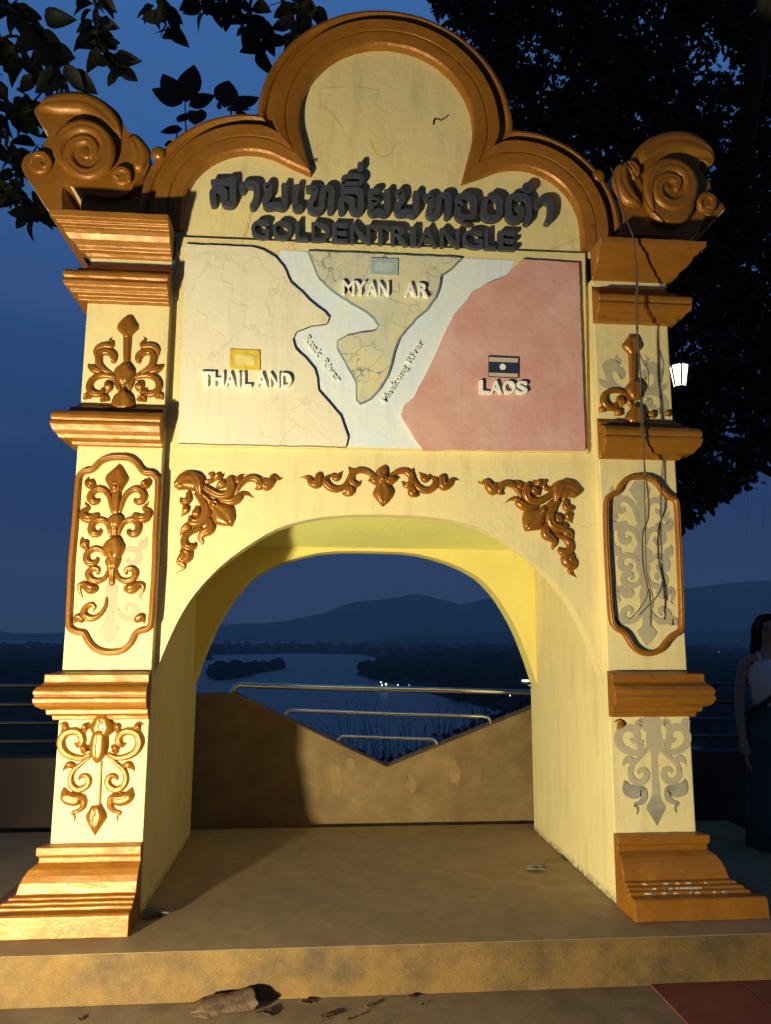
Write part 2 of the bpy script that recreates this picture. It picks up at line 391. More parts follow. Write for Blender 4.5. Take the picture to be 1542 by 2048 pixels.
# each ornament: list of (name, zoom, points, widths, lift, side)  side: 'c' centre, 'l' left one that gets a right twin
O1 = [('leaf', ZA, [(868, 450), (870, 330), (882, 210), (910, 80)], [180, 365, 230, 6], 0.0, 'c'),
      ('stem', ZA, [(862, 470), (850, 980)], [135, 125, 105], 0.004, 'c'),
      ('bud', ZA, [(812, 1260), (815, 1130), (825, 1030), (820, 925)], [260, 350, 190, 6], 0.007, 'c'),
      ('bud', ZA, [(785, 1715), (790, 1600), (798, 1500), (792, 1395)], [390, 310, 140, 6], 0.011, 'c'),
      ('scroll', ZA, [(620, 1175), (480, 1115), (370, 1030), (345, 920), (370, 810), (450, 765), (560, 785), (620, 850), (600, 925), (565, 930)], [40, 90, 120, 130, 125, 120, 130, 130, 115, 35], 0.0, 'l'),
      ('leaf', ZA, [(290, 890), (285, 770), (345, 690), (460, 655), (570, 665), (590, 600), (540, 550), (600, 485)], [15, 80, 110, 110, 100, 70, 40, 4], 0.002, 'l2'),
      ('leaf', ZA, [(370, 1125), (250, 1080), (175, 1030), (150, 975)], [110, 130, 70, 4], 0.002, 'l3'),
      ('scroll', ZA, [(640, 1235), (500, 1195), (350, 1205), (225, 1280), (175, 1400), (215, 1500), (320, 1535), (405, 1505), (415, 1450), (380, 1430)], [60, 90, 100, 110, 120, 120, 105, 85, 60, 20], 0.004, 'll'),
      ('stem', ZA, [(650, 1240), (695, 1390), (740, 1490)], [70, 95, 55], 0.002, 'lc'),
      ('bud', ZA, [(500, 1490), (525, 1400), (500, 1320), (610, 1280)], [60, 165, 80, 4], 0.003, 'lb'),
      ('bud', ZA, [(90, 1600), (135, 1560), (190, 1590)], [70, 120, 60], 0.0, 'lk'),
      ('bud', ZA, [(395, 1640), (450, 1600), (520, 1630)], [80, 140, 70], 0.0, 'lk')]
AX1 = (907, -0.0725)
O2 = [('leaf', ZB, [(798, 560), (805, 440), (825, 330), (845, 205)], [230, 335, 180, 5], 0.0, 'c'),
      ('stem', ZB, [(800, 640), (790, 980)], [130, 120, 90], 0.004, 'c'),
      ('bud', ZB, [(778, 1140), (788, 1060), (795, 955)], [190, 215, 5], 0.007, 'c'),
      ('stem', ZB, [(770, 1225), (770, 1340)], [130, 85], 0.002, 'c'),
      ('bud', ZB, [(760, 1600), (757, 1500), (775, 1390), (780, 1285)], [250, 315, 180, 5], 0.007, 'c'),
      ('bud', ZC, [(742, 20), (742, 90), (742, 160)], [150, 225, 190], 0.004, 'c'),
      ('stem', ZC, [(732, 180), (725, 440)], [145, 100, 88], 0.0, 'c'),
      ('scroll', ZB, [(735, 960), (715, 850), (690, 730), (620, 635), (520, 605), (425, 660), (395, 750), (450, 805), (515, 785), (530, 740)], [50, 70, 80, 90, 95, 100, 110, 100, 70, 12], 0.002, 'l'),
      ('bud', ZB, [(470, 570), (405, 535), (350, 495), (370, 405)], [60, 145, 95, 4], 0.0, 'l'),
      ('scroll', ZB, [(702, 1330), (690, 1230), (650, 1130), (560, 1080), (460, 1110), (405, 1200), (432, 1285), (510, 1295), (558, 1250), (530, 1210)], [40, 70, 80, 85, 95, 105, 110, 95, 55, 12], 0.002, 'l'),
      ('leaf', ZB, [(500, 1010), (400, 1060), (310, 1040), (290, 960), (370, 900), (330, 840), (305, 785)], [90, 135, 135, 110, 60, 40, 4], 0.0, 'l'),
      ('scroll', ZB, [(635, 1620), (560, 1545), (450, 1525), (350, 1595), (335, 1690), (375, 1745), (450, 1745), (505, 1695), (480, 1650)], [60, 75, 85, 95, 105, 100, 90, 60, 12], 0.002, 'p'),
      ('bud', ZB, [(340, 1530), (300, 1450), (270, 1400), (270, 1332)], [70, 140, 80, 4], 0.0, 'p'),
      ('scroll', ZC, [(672, 190), (660, 280), (600, 370), (490, 405), (395, 370), (362, 285), (420, 215), (500, 222), (512, 275), (480, 300)], [40, 60, 72, 88, 100, 100, 90, 80, 55, 10], 0.002, 'l'),
      ('leaf', ZC, [(470, 520), (400, 520), (310, 470), (240, 470), (222, 540), (245, 600), (262, 650), (195, 700)], [120, 165, 125, 90, 60, 38, 20, 3], 0.0, 'l'),
      ('scroll', ZC, [(645, 660), (630, 780), (560, 900), (450, 975), (350, 965), (292, 900), (325, 812), (410, 765), (460, 812), (422, 880)], [40, 60, 75, 88, 100, 100, 90, 75, 55, 10], 0.002, 'p'),
      ('bud', ZC, [(265, 1000), (200, 965), (140, 1060)], [105, 125, 4], 0.0, 'l')]
O2P = [('patch', ZC, [(712, 480), (712, 560), (705, 700), (690, 900), (675, 1050), (672, 1150), (675, 1260), (680, 1375)], [160, 180, 110, 110, 150, 295, 180, 4])]
O3 = [('bud', ZI, [(735, 110), (728, 230), (705, 340)], [250, 370, 230], 0.004, 'c'),
      ('leaf', ZI, [(700, 340), (682, 500), (672, 640), (660, 810)], [215, 265, 215, 10], 0.008, 'c'),
      ('stem', ZI, [(680, 760), (660, 1100), (632, 1470)], [95, 112, 135], 0.0, 'cs'),
      ('bud', ZI, [(642, 1480), (640, 1600), (630, 1730), (620, 1895)], [190, 300, 180, 4], 0.004, 'c'),
      ('scroll', ZI, [(560, 640), (420, 695), (260, 675), (135, 590), (95, 450), (170, 320), (310, 285), (405, 345), (425, 445), (360, 500), (300, 465)], [60, 82, 100, 115, 125, 120, 110, 110, 110, 85, 15], 0.002, 'l'),
      ('bud', ZI, [(440, 600), (470, 545), (510, 520)], [90, 150, 60], 0.0, 'l'),
      ('bud', ZI, [(110, 290), (158, 230), (140, 165), (45, 195)], [40, 115, 60, 4], 0.0, 'lt'),
      ('bud', ZI, [(460, 290), (472, 220), (520, 190), (500, 125)], [70, 120, 60, 4], 0.0, 'l'),
      ('scroll', ZI, [(545, 680), (420, 780), (300, 880), (245, 1000), (265, 1120), (360, 1185), (475, 1145), (525, 1050), (480, 975), (395, 990), (372, 1050)], [40, 60, 75, 85, 98, 102, 100, 95, 85, 60, 12], 0.002, 'l'),
      ('bud', ZI, [(320, 830), (230, 805), (160, 850), (120, 910)], [60, 112, 60, 4], 0.0, 'l'),
      ('leaf', ZI, [(140, 1170), (180, 1290), (300, 1340), (420, 1320), (440, 1430), (370, 1510), (270, 1540), (310, 1610), (285, 1700)], [50, 185, 190, 130, 100, 70, 50, 35, 4], 0.0, 'l')]
def axis_of(z):
    if z is ZA: return 907, -0.0725
    if z is ZB: return 860, -0.074
    if z is ZC: return 741, -0.052
    return 728, -0.057
def tr_left(item): return trace(item[1], item[2], item[3], 0.0)
def tr_right(item):
    x0, k = axis_of(item[1]); return trace(item[1], flip(item[2], x0, k), item[3], 0.0)
HR = 0.030
# upper left pier ornament
og = empty('pier_ornament', parent=arch)
for it in O1:
    relief(it[0], tr_left(it), 0.0, HR, M_GOLD2, og, it[4])
    if it[5][0] == 'l': relief(it[0], tr_right(it), 0.0, HR, M_GOLD2, og, it[4])
for c, r in (((865, 478), 62), ((800, 1310), 88)):
    p = ZA.xz(c, 0); knob(p, r/9.07/405, 0.0, og, 0.018)
og = empty('pier_ornament', parent=arch)
pc = 0
for it in O2:
    relief(it[0], tr_left(it), 0.0, HR, M_GOLD2, og, it[4])
    if it[5] == 'l': relief(it[0], tr_right(it), 0.0, HR, M_GOLD2, og, it[4])
    if it[5] == 'p': pc += 1; relief('bare_patch', tr_right(it), 0.0, 0.0012+0.0004*pc, M_PATCH, og, flat=True)
for it in O2P: relief('bare_patch', tr_left(it), 0.0, 0.003, M_PATCH, og, flat=True)
for z, c, r, rg in ((ZB, (790, 585), 84, True), (ZB, (770, 1190), 52, False), (ZB, (738, 1640), 74, True)):
    knob(z.xz(c, 0), r/7.71/412, 0.0, og, 0.02, rg)
og = empty('pier_ornament', parent=arch)
for it in O3:
    relief(it[0], tr_left(it), 0.0, HR, M_WALL if it[5] == 'cs' else M_GOLD2, og, it[4])
    if it[5][0] == 'l': relief(it[0], tr_right(it), 0.0, HR, M_GOLD2, og, it[4])
for c, r in (((712, 150), 62), ((625, 1530), 66)): knob(ZI.xz(c, 0), r/7.71/420, 0.0, og, 0.02)
# right pier: what is left of the same ornaments, and the scars of the rest
og = empty('pier_ornament', parent=arch)
for i, it in enumerate(O1):
    L_, R_ = mirror(tr_left(it)), mirror(tr_right(it))      # left strokes land on the outer (right) side
    if it[5] in ('c', 'lc'):
        relief(it[0], R_ if it[5] == 'lc' else L_, 0.0, HR, M_GOLD2, og, it[4])
        if it[5] == 'lc': relief('bare_patch', L_, 0.0, 0.001+0.0003*i, M_PATCH, og, flat=True)
    elif it[5] in ('ll', 'lb'):
        relief(it[0], R_, 0.0, HR, M_GOLD2, og, it[4]); relief('bare_patch', L_, 0.0, 0.001+0.0003*i, M_PATCH, og, flat=True)
    elif it[5] == 'lk':
        relief(it[0], L_, 0.0, HR, M_GOLD2, og); relief(it[0], R_, 0.0, HR, M_GOLD2, og)
    else:
        relief('bare_patch', L_, 0.0, 0.001+0.0003*i, M_PATCH, og, flat=True); relief('bare_patch', R_, 0.0, 0.0012+0.0003*i, M_PATCH, og, flat=True)
og = empty('pier_ornament', parent=arch)
for i, it in enumerate(O2+[x+(0, 'c') for x in O2P]):
    relief('bare_patch', mirror(tr_left(it)), 0.0, 0.001+0.0002*i, M_PATCH, og, flat=True)
    if it[5] != 'c': relief('bare_patch', mirror(tr_right(it)), 0.0, 0.0011+0.0002*i, M_PATCH, og, flat=True)
og = empty('pier_ornament', parent=arch)
for i, it in enumerate(O3):
    mt = M_PATCHD if i in (3, len(O3)-1) else M_PATCH
    relief('bare_patch', mirror(tr_left(it)), 0.0, 0.001+0.0003*i, mt, og, flat=True)
    if it[5] == 'lt': relief('bud', mirror(tr_right(it)), 0.0, HR, M_GOLD2, og)
    elif it[5][0] == 'l': relief('bare_patch', mirror(tr_right(it)), 0.0, 0.0012+0.0003*i, mt, og, flat=True)

# cartouche frames
def frame(name, pts, parent, w=0.031, h=0.03):
    P = catmull(pts, 110, closed=True); n = len(P); V, F = [], []
    prof = [(-0.5, -0.002), (-0.47, 0.5), (-0.25, 0.95), (-0.06, 0.98), (0.0, 0.8), (0.06, 0.98), (0.25, 0.95), (0.47, 0.5), (0.5, -0.002)]
    m = len(prof)
    for i in range(n):
        d = P[(i+1) % n]-P[i-1]; d = d/np.linalg.norm(d); nn = np.array([-d[1], d[0]])
        for t, hh in prof: q = P[i]+nn*t*w; V.append((q[0], -hh*h, q[1]))
    for i in range(n):
        for k in range(m-1): F.append((i*m+k, i*m+k+1, ((i+1) % n)*m+k+1, ((i+1) % n)*m+k))
    return mobj(name, V, F, M_GOLD, parent, smooth=True)
fl = [ZB.xz(p, 0) for p in [(840, 118), (990, 130), (1105, 205), (1180, 310), (1250, 355), (1345, 365), (1420, 440), (1440, 540)]]
fl += [ZC.xz(p, 0) for p in [(1400, -300), (1388, 200), (1355, 700), (1330, 1040), (1275, 1140), (1160, 1170), (1085, 1225), (1010, 1370), (880, 1475), (710, 1505), (555, 1485), (425, 1410), (340, 1290), (290, 1205), (195, 1190), (105, 1145), (68, 1050), (85, 600), (110, 100)]]
fl += [ZB.xz(p, 0) for p in [(165, 1100), (208, 520), (240, 395), (310, 335), (405, 315), (475, 265), (555, 180), (680, 128)]]
frame('cartouche_frame', fl, arch)
fr = [ZH.xz(p, 0) for p in [(420, 75), (500, 82), (590, 130), (655, 215), (720, 285), (795, 320), (822, 400), (838, 700), (860, 1200), (872, 1640), (848, 1740), (770, 1790), (705, 1855), (635, 1940), (530, 1975), (430, 1960), (345, 1895), (285, 1795), (235, 1740), (160, 1690), (115, 1580), (88, 1200), (66, 750), (60, 420), (78, 310), (130, 268), (185, 240), (215, 175), (280, 105), (350, 78)]]
frame('cartouche_frame', fr, arch)

# spandrel ornaments (corner pair and middle)
O7 = [('bud', [(130, 250), (220, 205), (350, 225)], [160, 235, 215], 0.006), ('leaf', [(290, 120), (355, 220), (395, 385)], [70, 160, 50], 0.012),
      ('scroll', [(400, 255), (520, 340), (640, 395), (750, 375), (795, 285), (770, 195), (715, 205)], [75, 92, 100, 110, 120, 110, 25], 0.002),
      ('stem', [(415, 395), (520, 490)], [95, 85], 0.0), ('leaf', [(595, 550), (680, 630), (750, 715), (802, 795)], [150, 300, 200, 4], 0.002),
      ('scroll', [(340, 370), (430, 480), (468, 580), (440, 680), (360, 735), (285, 730), (262, 670)], [60, 100, 120, 130, 130, 115, 50], 0.003),
      ('leaf', [(640, 455), (780, 475), (875, 430), (925, 375), (1000, 375), (1082, 428)], [60, 105, 110, 70, 42, 3], 0.0),
      ('scroll', [(400, 190), (480, 220), (550, 190), (540, 120), (490, 115)], [50, 60, 60, 60, 18], 0.0), ('bud', [(580, 180), (620, 150), (660, 150), (705, 98)], [60, 100, 60, 3], 0.0),
      ('bud', [(690, 240), (640, 270), (585, 310)], [110, 92, 3], 0.0), ('bud', [(830, 180), (880, 200), (905, 150), (965, 115)], [60, 100, 60, 3], 0.0),
      ('scroll', [(860, 345), (900, 260), (970, 190), (1060, 170), (1140, 205), (1150, 285), (1090, 308)], [40, 70, 80, 85, 90, 80, 18], 0.001),
      ('bud', [(1200, 190), (1235, 255), (1300, 215), (1330, 150), (1400, 180), (1455, 155)], [60, 150, 110, 70, 40, 3], 0.0),
      ('scroll', [(240, 370), (240, 450), (165, 470), (135, 420)], [70, 90, 80, 20], 0.0), ('bud', [(190, 520), (205, 580), (145, 665)], [60, 100, 4], 0.0),
      ('bud', [(335, 630), (350, 565), (320, 520)], [110, 85, 3], 0.0), ('leaf', [(500, 700), (520, 820), (430, 880), (390, 940), (420, 1000), (400, 1030)], [80, 125, 100, 70, 40, 3], 0.0),
      ('leaf', [(235, 790), (185, 830), (122, 912)], [110, 92, 4], 0.0), ('scroll', [(400, 820), (280, 860), (200, 920), (182, 1010), (240, 1065), (310, 1040), (330, 990)], [50, 70, 85, 95, 100, 80, 18], 0.001),
      ('bud', [(170, 1105), (215, 1160), (150, 1215), (120, 1250), (180, 1300), (150, 1340), (78, 1392)], [100, 175, 130, 70, 60, 42, 4], 0.0)]
OX7 = onY(1050, 1063, YW)[0]+onY(464.5, 1053, YW)[0]
for side in (0, 1):
    og = empty('spandrel_ornament', parent=arch)
    for nm, pts, ws, lf in O7:
        st = trace(ZD, pts, ws, YW)
        if side: st = (st[0]*np.array([-1, 1])+np.array([OX7, 0.0]), st[1])
        relief(nm, st, YW, 0.028, M_GOLD2, og, lf)
    c = ZD.xz((570, 520), YW)
    if side: c = (-c[0]+OX7, c[1])
    knob(c, 0.026, YW, og, 0.016, True)
OE = [('scroll', [(712, 168), (640, 125), (570, 120), (515, 160), (510, 220), (560, 250), (600, 212)], [40, 50, 55, 60, 60, 50, 12], 0.0), ('leaf', [(570, 125), (515, 128), (484, 80)], [40, 50, 3], 0.0),
      ('scroll', [(490, 190), (450, 260), (380, 290), (310, 268), (272, 210), (312, 168)], [40, 50, 56, 60, 60, 26], 0.001), ('bud', [(340, 160), (378, 188), (410, 150), (438, 120)], [40, 62, 34, 3], 0.0),
      ('bud', [(215, 165), (205, 235), (150, 230), (118, 185), (45, 182)], [65, 90, 62, 42, 3], 0.0), ('bud', [(490, 262), (500, 308), (455, 330), (425, 320)], [60, 82, 42, 3], 0.0)]
og = empty('spandrel_ornament', parent=arch)
for nm, pts, ws, lf in OE:
    relief(nm, trace(ZE, pts, ws, YW), YW, 0.026, M_GOLD2, og, lf)
    q = [(790+(790-x)*0.945, y+(790-x)*0.028) for x, y in pts]
    relief(nm, trace(ZE, q, ws, YW), YW, 0.026, M_GOLD2, og, lf)
for pts, ws in (([(790, 195), (790, 135), (820, 65)], [70, 102, 4]), ([(770, 200), (720, 202), (660, 212)], [60, 92, 4]), ([(820, 205), (870, 207), (950, 180)], [60, 82, 4]), ([(790, 250), (800, 320), (800, 390), (795, 450)], [100, 172, 110, 4])):
    relief('leaf', trace(ZE, pts, ws, YW), YW, 0.026, M_GOLD2, og, 0.003)
knob(ZE.xz((790, 202), YW), 0.026, YW, og, 0.022, True)

# ------------------------------------------------------------------ finials
ZK = Zoom(0, 160, 4.058); ZL = Zoom(1160, 200, 4.037)
YF = 0.045
def finial(outline, zm, strokes, knobs, discs, y1=0.42):
    fg = empty('finial', parent=arch)
    pts = [zm.xz(p, YF) for p in outline]
    pts = [tuple(p) for p in catmull(pts, len(pts)*3, closed=True)]
    sl = extrude('slab', pts, YF, y1, [M_GOLD, M_WALL], fg, 0.012, 3)
    sg_ = -1 if pts[0][0] < 0 else 1
    for p in sl.data.polygons:      # only the outer, downward faces were left in wall colour
        if p.material_index == 1 and not (p.normal.x*sg_ > 0.25 and p.normal.z < 0.05): p.material_index = 0
    for (cx_, cz_), rx_, rz_, dp in discs:
        c_ = zm.xz((cx_, cz_), YF); k_ = abs(zm.xz((cx_+10, cz_), YF)[0]-c_[0])/10
        extrude('boss', [(c_[0]+rx_*k_*math.cos(t), c_[1]+rz_*k_*math.sin(t)) for t in np.linspace(0, 2*math.pi, 36, endpoint=False)], YF-dp, YF+0.004, M_GOLD, fg, dp*0.55, 5)
    for nm, p, w, lf, H in strokes: relief(nm, trace(zm, p, w, YF, 5*len(p)), YF, H, M_GOLD, fg, lf)
    for c, r in knobs: knob(zm.xz(c, YF), r/4.05/355, YF, fg, 0.035)
finial([(395, 1052), (345, 985), (255, 850), (180, 730), (180, 660), (215, 605), (290, 585), (335, 545), (385, 460), (415, 385), (372, 412), (310, 320), (278, 250), (310, 200), (400, 140), (520, 110), (650, 105), (770, 130), (880, 195), (970, 280), (1010, 375), (1045, 425), (1115, 445), (1175, 505), (1207, 590), (1207, 690), (1170, 775), (1095, 835), (1065, 890), (1000, 940), (860, 952), (690, 918), (600, 872), (515, 860), (502, 960), (498, 1052)], ZK,
       [('swirl', [(560, 760), (500, 640), (540, 500), (680, 430), (820, 470), (895, 590), (870, 730), (760, 810), (640, 780), (580, 680), (620, 570), (730, 540), (790, 610), (760, 680)], [30, 80, 100, 110, 110, 110, 105, 100, 95, 90, 85, 80, 75, 40], 0.052, 0.022),
        ('brow', [(330, 235), (430, 205), (570, 190), (710, 205), (830, 270), (920, 370), (975, 470)], [40, 150, 180, 180, 160, 130, 30], 0.0, 0.034),
        ('curl', [(270, 700), (300, 640), (370, 640), (410, 690), (375, 735), (345, 700)], [20, 45, 55, 50, 40, 20], 0.03, 0.016),
        ('curl', [(1060, 850), (1050, 780), (990, 755), (940, 795), (975, 830)], [25, 45, 50, 45, 20], 0.03, 0.016),
        ('lobe', [(1090, 500), (1140, 600), (1130, 720)], [100, 150, 80], 0.0, 0.034)], [((725, 640), 62)], [((700, 625), 225, 225, 0.055), ((335, 690), 100, 105, 0.034), ((1000, 805), 80, 80, 0.034)])
finial([(230, 930), (150, 1010), (170, 1095), (520, 1092), (900, 1110), (965, 1035), (1010, 930), (1090, 902), (1168, 895), (1165, 855), (1110, 795), (1045, 770), (1060, 715), (1045, 655), (1000, 600), (962, 535), (985, 482), (1052, 524), (1090, 470), (1060, 408), (980, 330), (880, 275), (760, 260), (640, 275), (540, 322), (455, 400), (405, 480), (395, 525), (355, 515), (300, 545), (280, 600), (290, 700), (320, 790)], ZL,
       [('swirl', [(560, 940), (520, 800), (550, 640), (680, 570), (810, 620), (860, 740), (820, 850), (710, 890), (610, 830), (600, 730), (670, 670), (750, 700), (740, 770)], [20, 60, 90, 105, 110, 110, 100, 95, 90, 85, 80, 70, 40], 0.052, 0.022),
        ('brow', [(1060, 450), (970, 395), (860, 350), (750, 345), (640, 370), (540, 440), (480, 520)], [40, 140, 170, 170, 150, 120, 30], 0.0, 0.034),
        ('curl', [(960, 900), (945, 840), (990, 795), (1050, 820), (1050, 880), (1005, 890)], [18, 45, 50, 50, 42, 20], 0.03, 0.016),
        ('lobe', [(330, 560), (330, 680), (400, 800), (470, 850)], [80, 130, 120, 50], 0.0, 0.036), ('lobe', [(330, 560), (400, 540), (440, 590), (430, 640)], [40, 80, 80, 30], 0.006, 0.03)], [((665, 745), 55)], [((700, 795), 208, 260, 0.055), ((1005, 850), 85, 85, 0.034)])
for z, c in ((ZK, (1285, 590)), (ZL, (150, 610)), (ZL, (110, 1040))):
    q = z.xz(c, YW-0.05); knob(q, 0.04, YW-0.04, arch, 0.0)

# ------------------------------------------------------------------ relief map
ZM = Zoom(330, 460, 1.7133)
def xzs(pts, y): return [ZM.xz(p, y) for p in pts]
def mat_map(name, col, col2, crk, crk_col, crk_scale=9, streak=0.3):
    m, nt, b = new_mat(name); v = coords(nt)
    c = mix(nt, rmp(nt, tex_noise(nt, v, 4.5, 6, 0.6), 0.35, 0.7), col, col2)
    c = mix(nt, mul(nt, rmp(nt, tex_noise(nt, coords(nt, (16, 16, 1.3)), 1.5, 5, 0.6), 0.52, 0.8), streak), c, tuple(x*0.55 for x in col2))
    if crk: c = mix(nt, mul(nt, crack_mask(nt, v, crk_scale, 0.026, (0.42, 0.56)), crk), c, crk_col)
    nt.links.new(c, b.inputs['Base Color']); b.inputs['Roughness'].default_value = 0.7; b.inputs['Specular IOR Level'].default_value = 0.25
    bump(nt, b, tex_noise(nt, v, 30, 6, 0.6), 0.25, 0.01); return m
M_RIVER = mat_map('river_paint', (0.60, 0.68, 0.72), (0.68, 0.69, 0.60), 0, None, streak=0.35)
M_THAI = mat_map('thailand_paint', (0.70, 0.635, 0.44), (0.66, 0.60, 0.42), 0.35, (0.36, 0.29, 0.15), 4.2)
M_MYAN = mat_map('myanmar_paint', (0.62, 0.54, 0.30), (0.47, 0.49, 0.40), 1.0, (0.12, 0.15, 0.14), 8, 0.5)
M_LAOS = mat_map('laos_paint', (0.55, 0.265, 0.215), (0.60, 0.38, 0.31), 0.2, (0.4, 0.15, 0.1), 5)
M_EDGE = mat_flat('edge_shade_grime', (0.07, 0.06, 0.04), var=0.2)  # dark plate sides: shade and grime both put into the colour
M_EDGEB = mat_flat('blue_edge', (0.20, 0.27, 0.27), var=0.3)
mp_ = empty('map_panel', parent=arch)
YP = YW-0.022                     # panel face
pp = [onY(362, 474, YP), onY(1170, 507, YP), onY(1176, 906, YP), onY(348, 893, YP)]
extrude('panel_ground', [(p[0], p[2]) for p in pp], YP, YW+0.003, M_WALL, mp_)
rv = [(400, 68), (480, 74), (1030, 96), (1200, 104), (1100, 300), (900, 600), (900, 748), (600, 742), (560, 650), (480, 490), (415, 400), (425, 340), (520, 310), (400, 200), (380, 100)]
extrude('river_layer', xzs(rv, YP-0.003), YP-0.003, YP+0.001, M_RIVER, mp_)
def rough_edge(pts, n, amp, seed):
    P = catmull(pts, n, closed=True); return [(p[0]+amp*noise.noise((p[0]*30, p[1]*30, seed)), p[1]+amp*noise.noise((p[0]*30, p[1]*30, seed+7))) for p in P]
YT = YP-0.022
def dense(pts):      # keep corners, add points in between
    out = []
    for i, p in enumerate(pts):
        q = pts[(i+1) % len(pts)]; n = max(1, int(math.hypot(q[0]-p[0], q[1]-p[1])/0.03))
        for k in range(n): out.append((p[0]+(q[0]-p[0])*k/n, p[1]+(q[1]-p[1])*k/n))
    return [(p[0]+0.004*noise.noise((p[0]*25, p[1]*25, 1)), p[1]+0.004*noise.noise((p[0]*25, p[1]*25, 8))) for p in out]
th = [(70, 48), (295, 58), (335, 68), (380, 95), (405, 125), (430, 180), (470, 215), (505, 250), (545, 280), (562, 300), (555, 320), (500, 328), (450, 348), (437, 375), (445, 405), (480, 440), (510, 475), (520, 510), (525, 550), (560, 590), (600, 635), (615, 680), (627, 710), (618, 742), (45, 730)]
my = [(493, 72), (1015, 95), (985, 125), (945, 155), (938, 195), (925, 230), (895, 270), (860, 300), (830, 335), (800, 370), (785, 410), (775, 455), (760, 500), (735, 540), (705, 575), (670, 592), (660, 580), (658, 520), (640, 485), (610, 430), (592, 400), (595, 380), (625, 362), (725, 345), (735, 325), (720, 300), (690, 275), (640, 245), (590, 215), (555, 185), (530, 160), (515, 125)]
la = [(1225, 100), (1418, 112), (1440, 755), (885, 752), (860, 720), (830, 670), (808, 630), (820, 600), (850, 575), (880, 520), (925, 430), (960, 350), (990, 290), (1020, 255), (1050, 215), (1110, 180), (1160, 160), (1200, 125)]
extrude('country_plate', dense(xzs(th, YT)), YT, YP+0.002, [M_THAI, M_EDGE], mp_)['label'] = 'cream country plate on the left of the map'
extrude('country_plate', dense(xzs(my, YT)), YT, YP+0.002, [M_MYAN, M_EDGEB], mp_)['label'] = 'cracked ochre country plate at the top of the map'
mc = np.mean(xzs(my, YP), axis=0)
def swell(P, d):
    P = np.array(P); n = len(P); out = []
    for i in range(n):
        t = P[(i+1) % n]-P[i-1]; t = t/(np.linalg.norm(t)+1e-9); out.append((P[i][0]-t[1]*d, P[i][1]+t[0]*d))
    return out
extrude('plate_edging', swell(dense(xzs(my, YT)), 0.008), YT+0.006, YP+0.001, M_EDGEB, mp_)
rs = [ZM.xz((1245+58*math.cos(t)*(1+0.25*math.sin(3*t)), 195+24*math.sin(t)+10*math.cos(t)), YT) for t in np.linspace(0, 2*math.pi, 24, endpoint=False)]
extrude('country_plate', dense(xzs(la, YT)), YT, YP+0.002, [M_LAOS, M_LAOS], mp_)['label'] = 'pink country plate on the right of the map'
# flags
def quad(name, c, mat, y, parent, h=0.008):
    return extrude(name, xzs(c, y), y-h, y+0.002, mat, parent)
M_FLAGY = mat_flat('faded_yellow', (0.70, 0.50, 0.06), var=0.35, scale=25); M_FLAGG = mat_flat('faded_blue_grey', (0.34, 0.42, 0.42), var=0.3, scale=25)
M_FLAGB = mat_flat('navy', (0.02, 0.025, 0.06), var=0.1); M_FLAGT = mat_flat('tan_stripe', (0.52, 0.42, 0.28), var=0.15)
quad('flag', [(222, 410), (325, 414), (326, 482), (223, 476)], M_FLAGY, YT, mp_)
quad('flag', [(705, 97), (798, 101), (797, 157), (704, 152)], M_FLAGG, YT, mp_)
quad('flag', [(238, 428), (308, 431), (308, 466), (239, 462)], mat_flat('pale_yellow', (0.74, 0.62, 0.2), var=0.3, scale=25), YT-0.0065, mp_, 0.003)
quad('flag', [(722, 112), (782, 115), (781, 143), (721, 140)], mat_flat('pale_blue_grey', (0.45, 0.52, 0.5), var=0.3, scale=25), YT-0.0065, mp_, 0.003)
fg = quad('flag', [(1108, 432), (1211, 437), (1211, 508), (1108, 504)], M_FLAGB, YT, mp_); fg['label'] = 'small flag with tan and navy stripes and a white disc'
def fl_child(name, c, mat, y):
    o = quad(name, c, mat, y, mp_, 0.003); return o
fl_child('flag_stripe', [(1110, 436), (1209, 440), (1209, 455), (1110, 451)], M_FLAGT, YT-0.0065); fl_child('flag_stripe', [(1110, 489), (1209, 493), (1209, 505), (1110, 501)], M_FLAGT, YT-0.0065)
c = ZM.xz((1156, 471), YT); extrude('flag_disc', [(c[0]+0.017*math.cos(t), c[1]+0.017*math.sin(t)) for t in np.linspace(0, 2*math.pi, 20, endpoint=False)], YT-0.0105, YT-0.006, M_WHITE, mp_)

def ico0():
    bm = bmesh.new(); bmesh.ops.create_icosphere(bm, subdivisions=2, radius=1)
    r = (np.array([v.co[:] for v in bm.verts]), [[v.index for v in f.verts] for f in bm.faces]); bm.free(); return r
# lettering from the built-in font, each letter fitted to a four-cornered place on the wall
_gl = {}
def glyph(ch, weight):
    if (ch, weight) not in _gl:
        cu = bpy.data.curves.new('glyph', 'FONT'); cu.body = ch; cu.size = 1; cu.resolution_u = 4; cu.offset = weight; cu.fill_mode = 'FRONT'
        ob = bpy.data.objects.new('glyph', cu); COL.objects.link(ob)
        dg = bpy.context.evaluated_depsgraph_get(); me = bpy.data.meshes.new_from_object(ob.evaluated_get(dg))
        bm = bmesh.new(); bm.from_mesh(me); bmesh.ops.remove_doubles(bm, verts=bm.verts, dist=1e-5)
        v = np.array([q.co[:2] for q in bm.verts]); f = [[q.index for q in fc.verts] for fc in bm.faces]
        e = [[q.index for q in ed.verts] for ed in bm.edges if len(ed.link_faces) == 1]
        bm.free(); bpy.data.objects.remove(ob); bpy.data.curves.remove(cu); bpy.data.meshes.remove(me)
        mn, mx = v.min(0), v.max(0); adv = mx
        _gl[(ch, weight)] = ((v-mn)/(mx-mn), f, e, (mn, mx))
    return _gl[(ch, weight)]
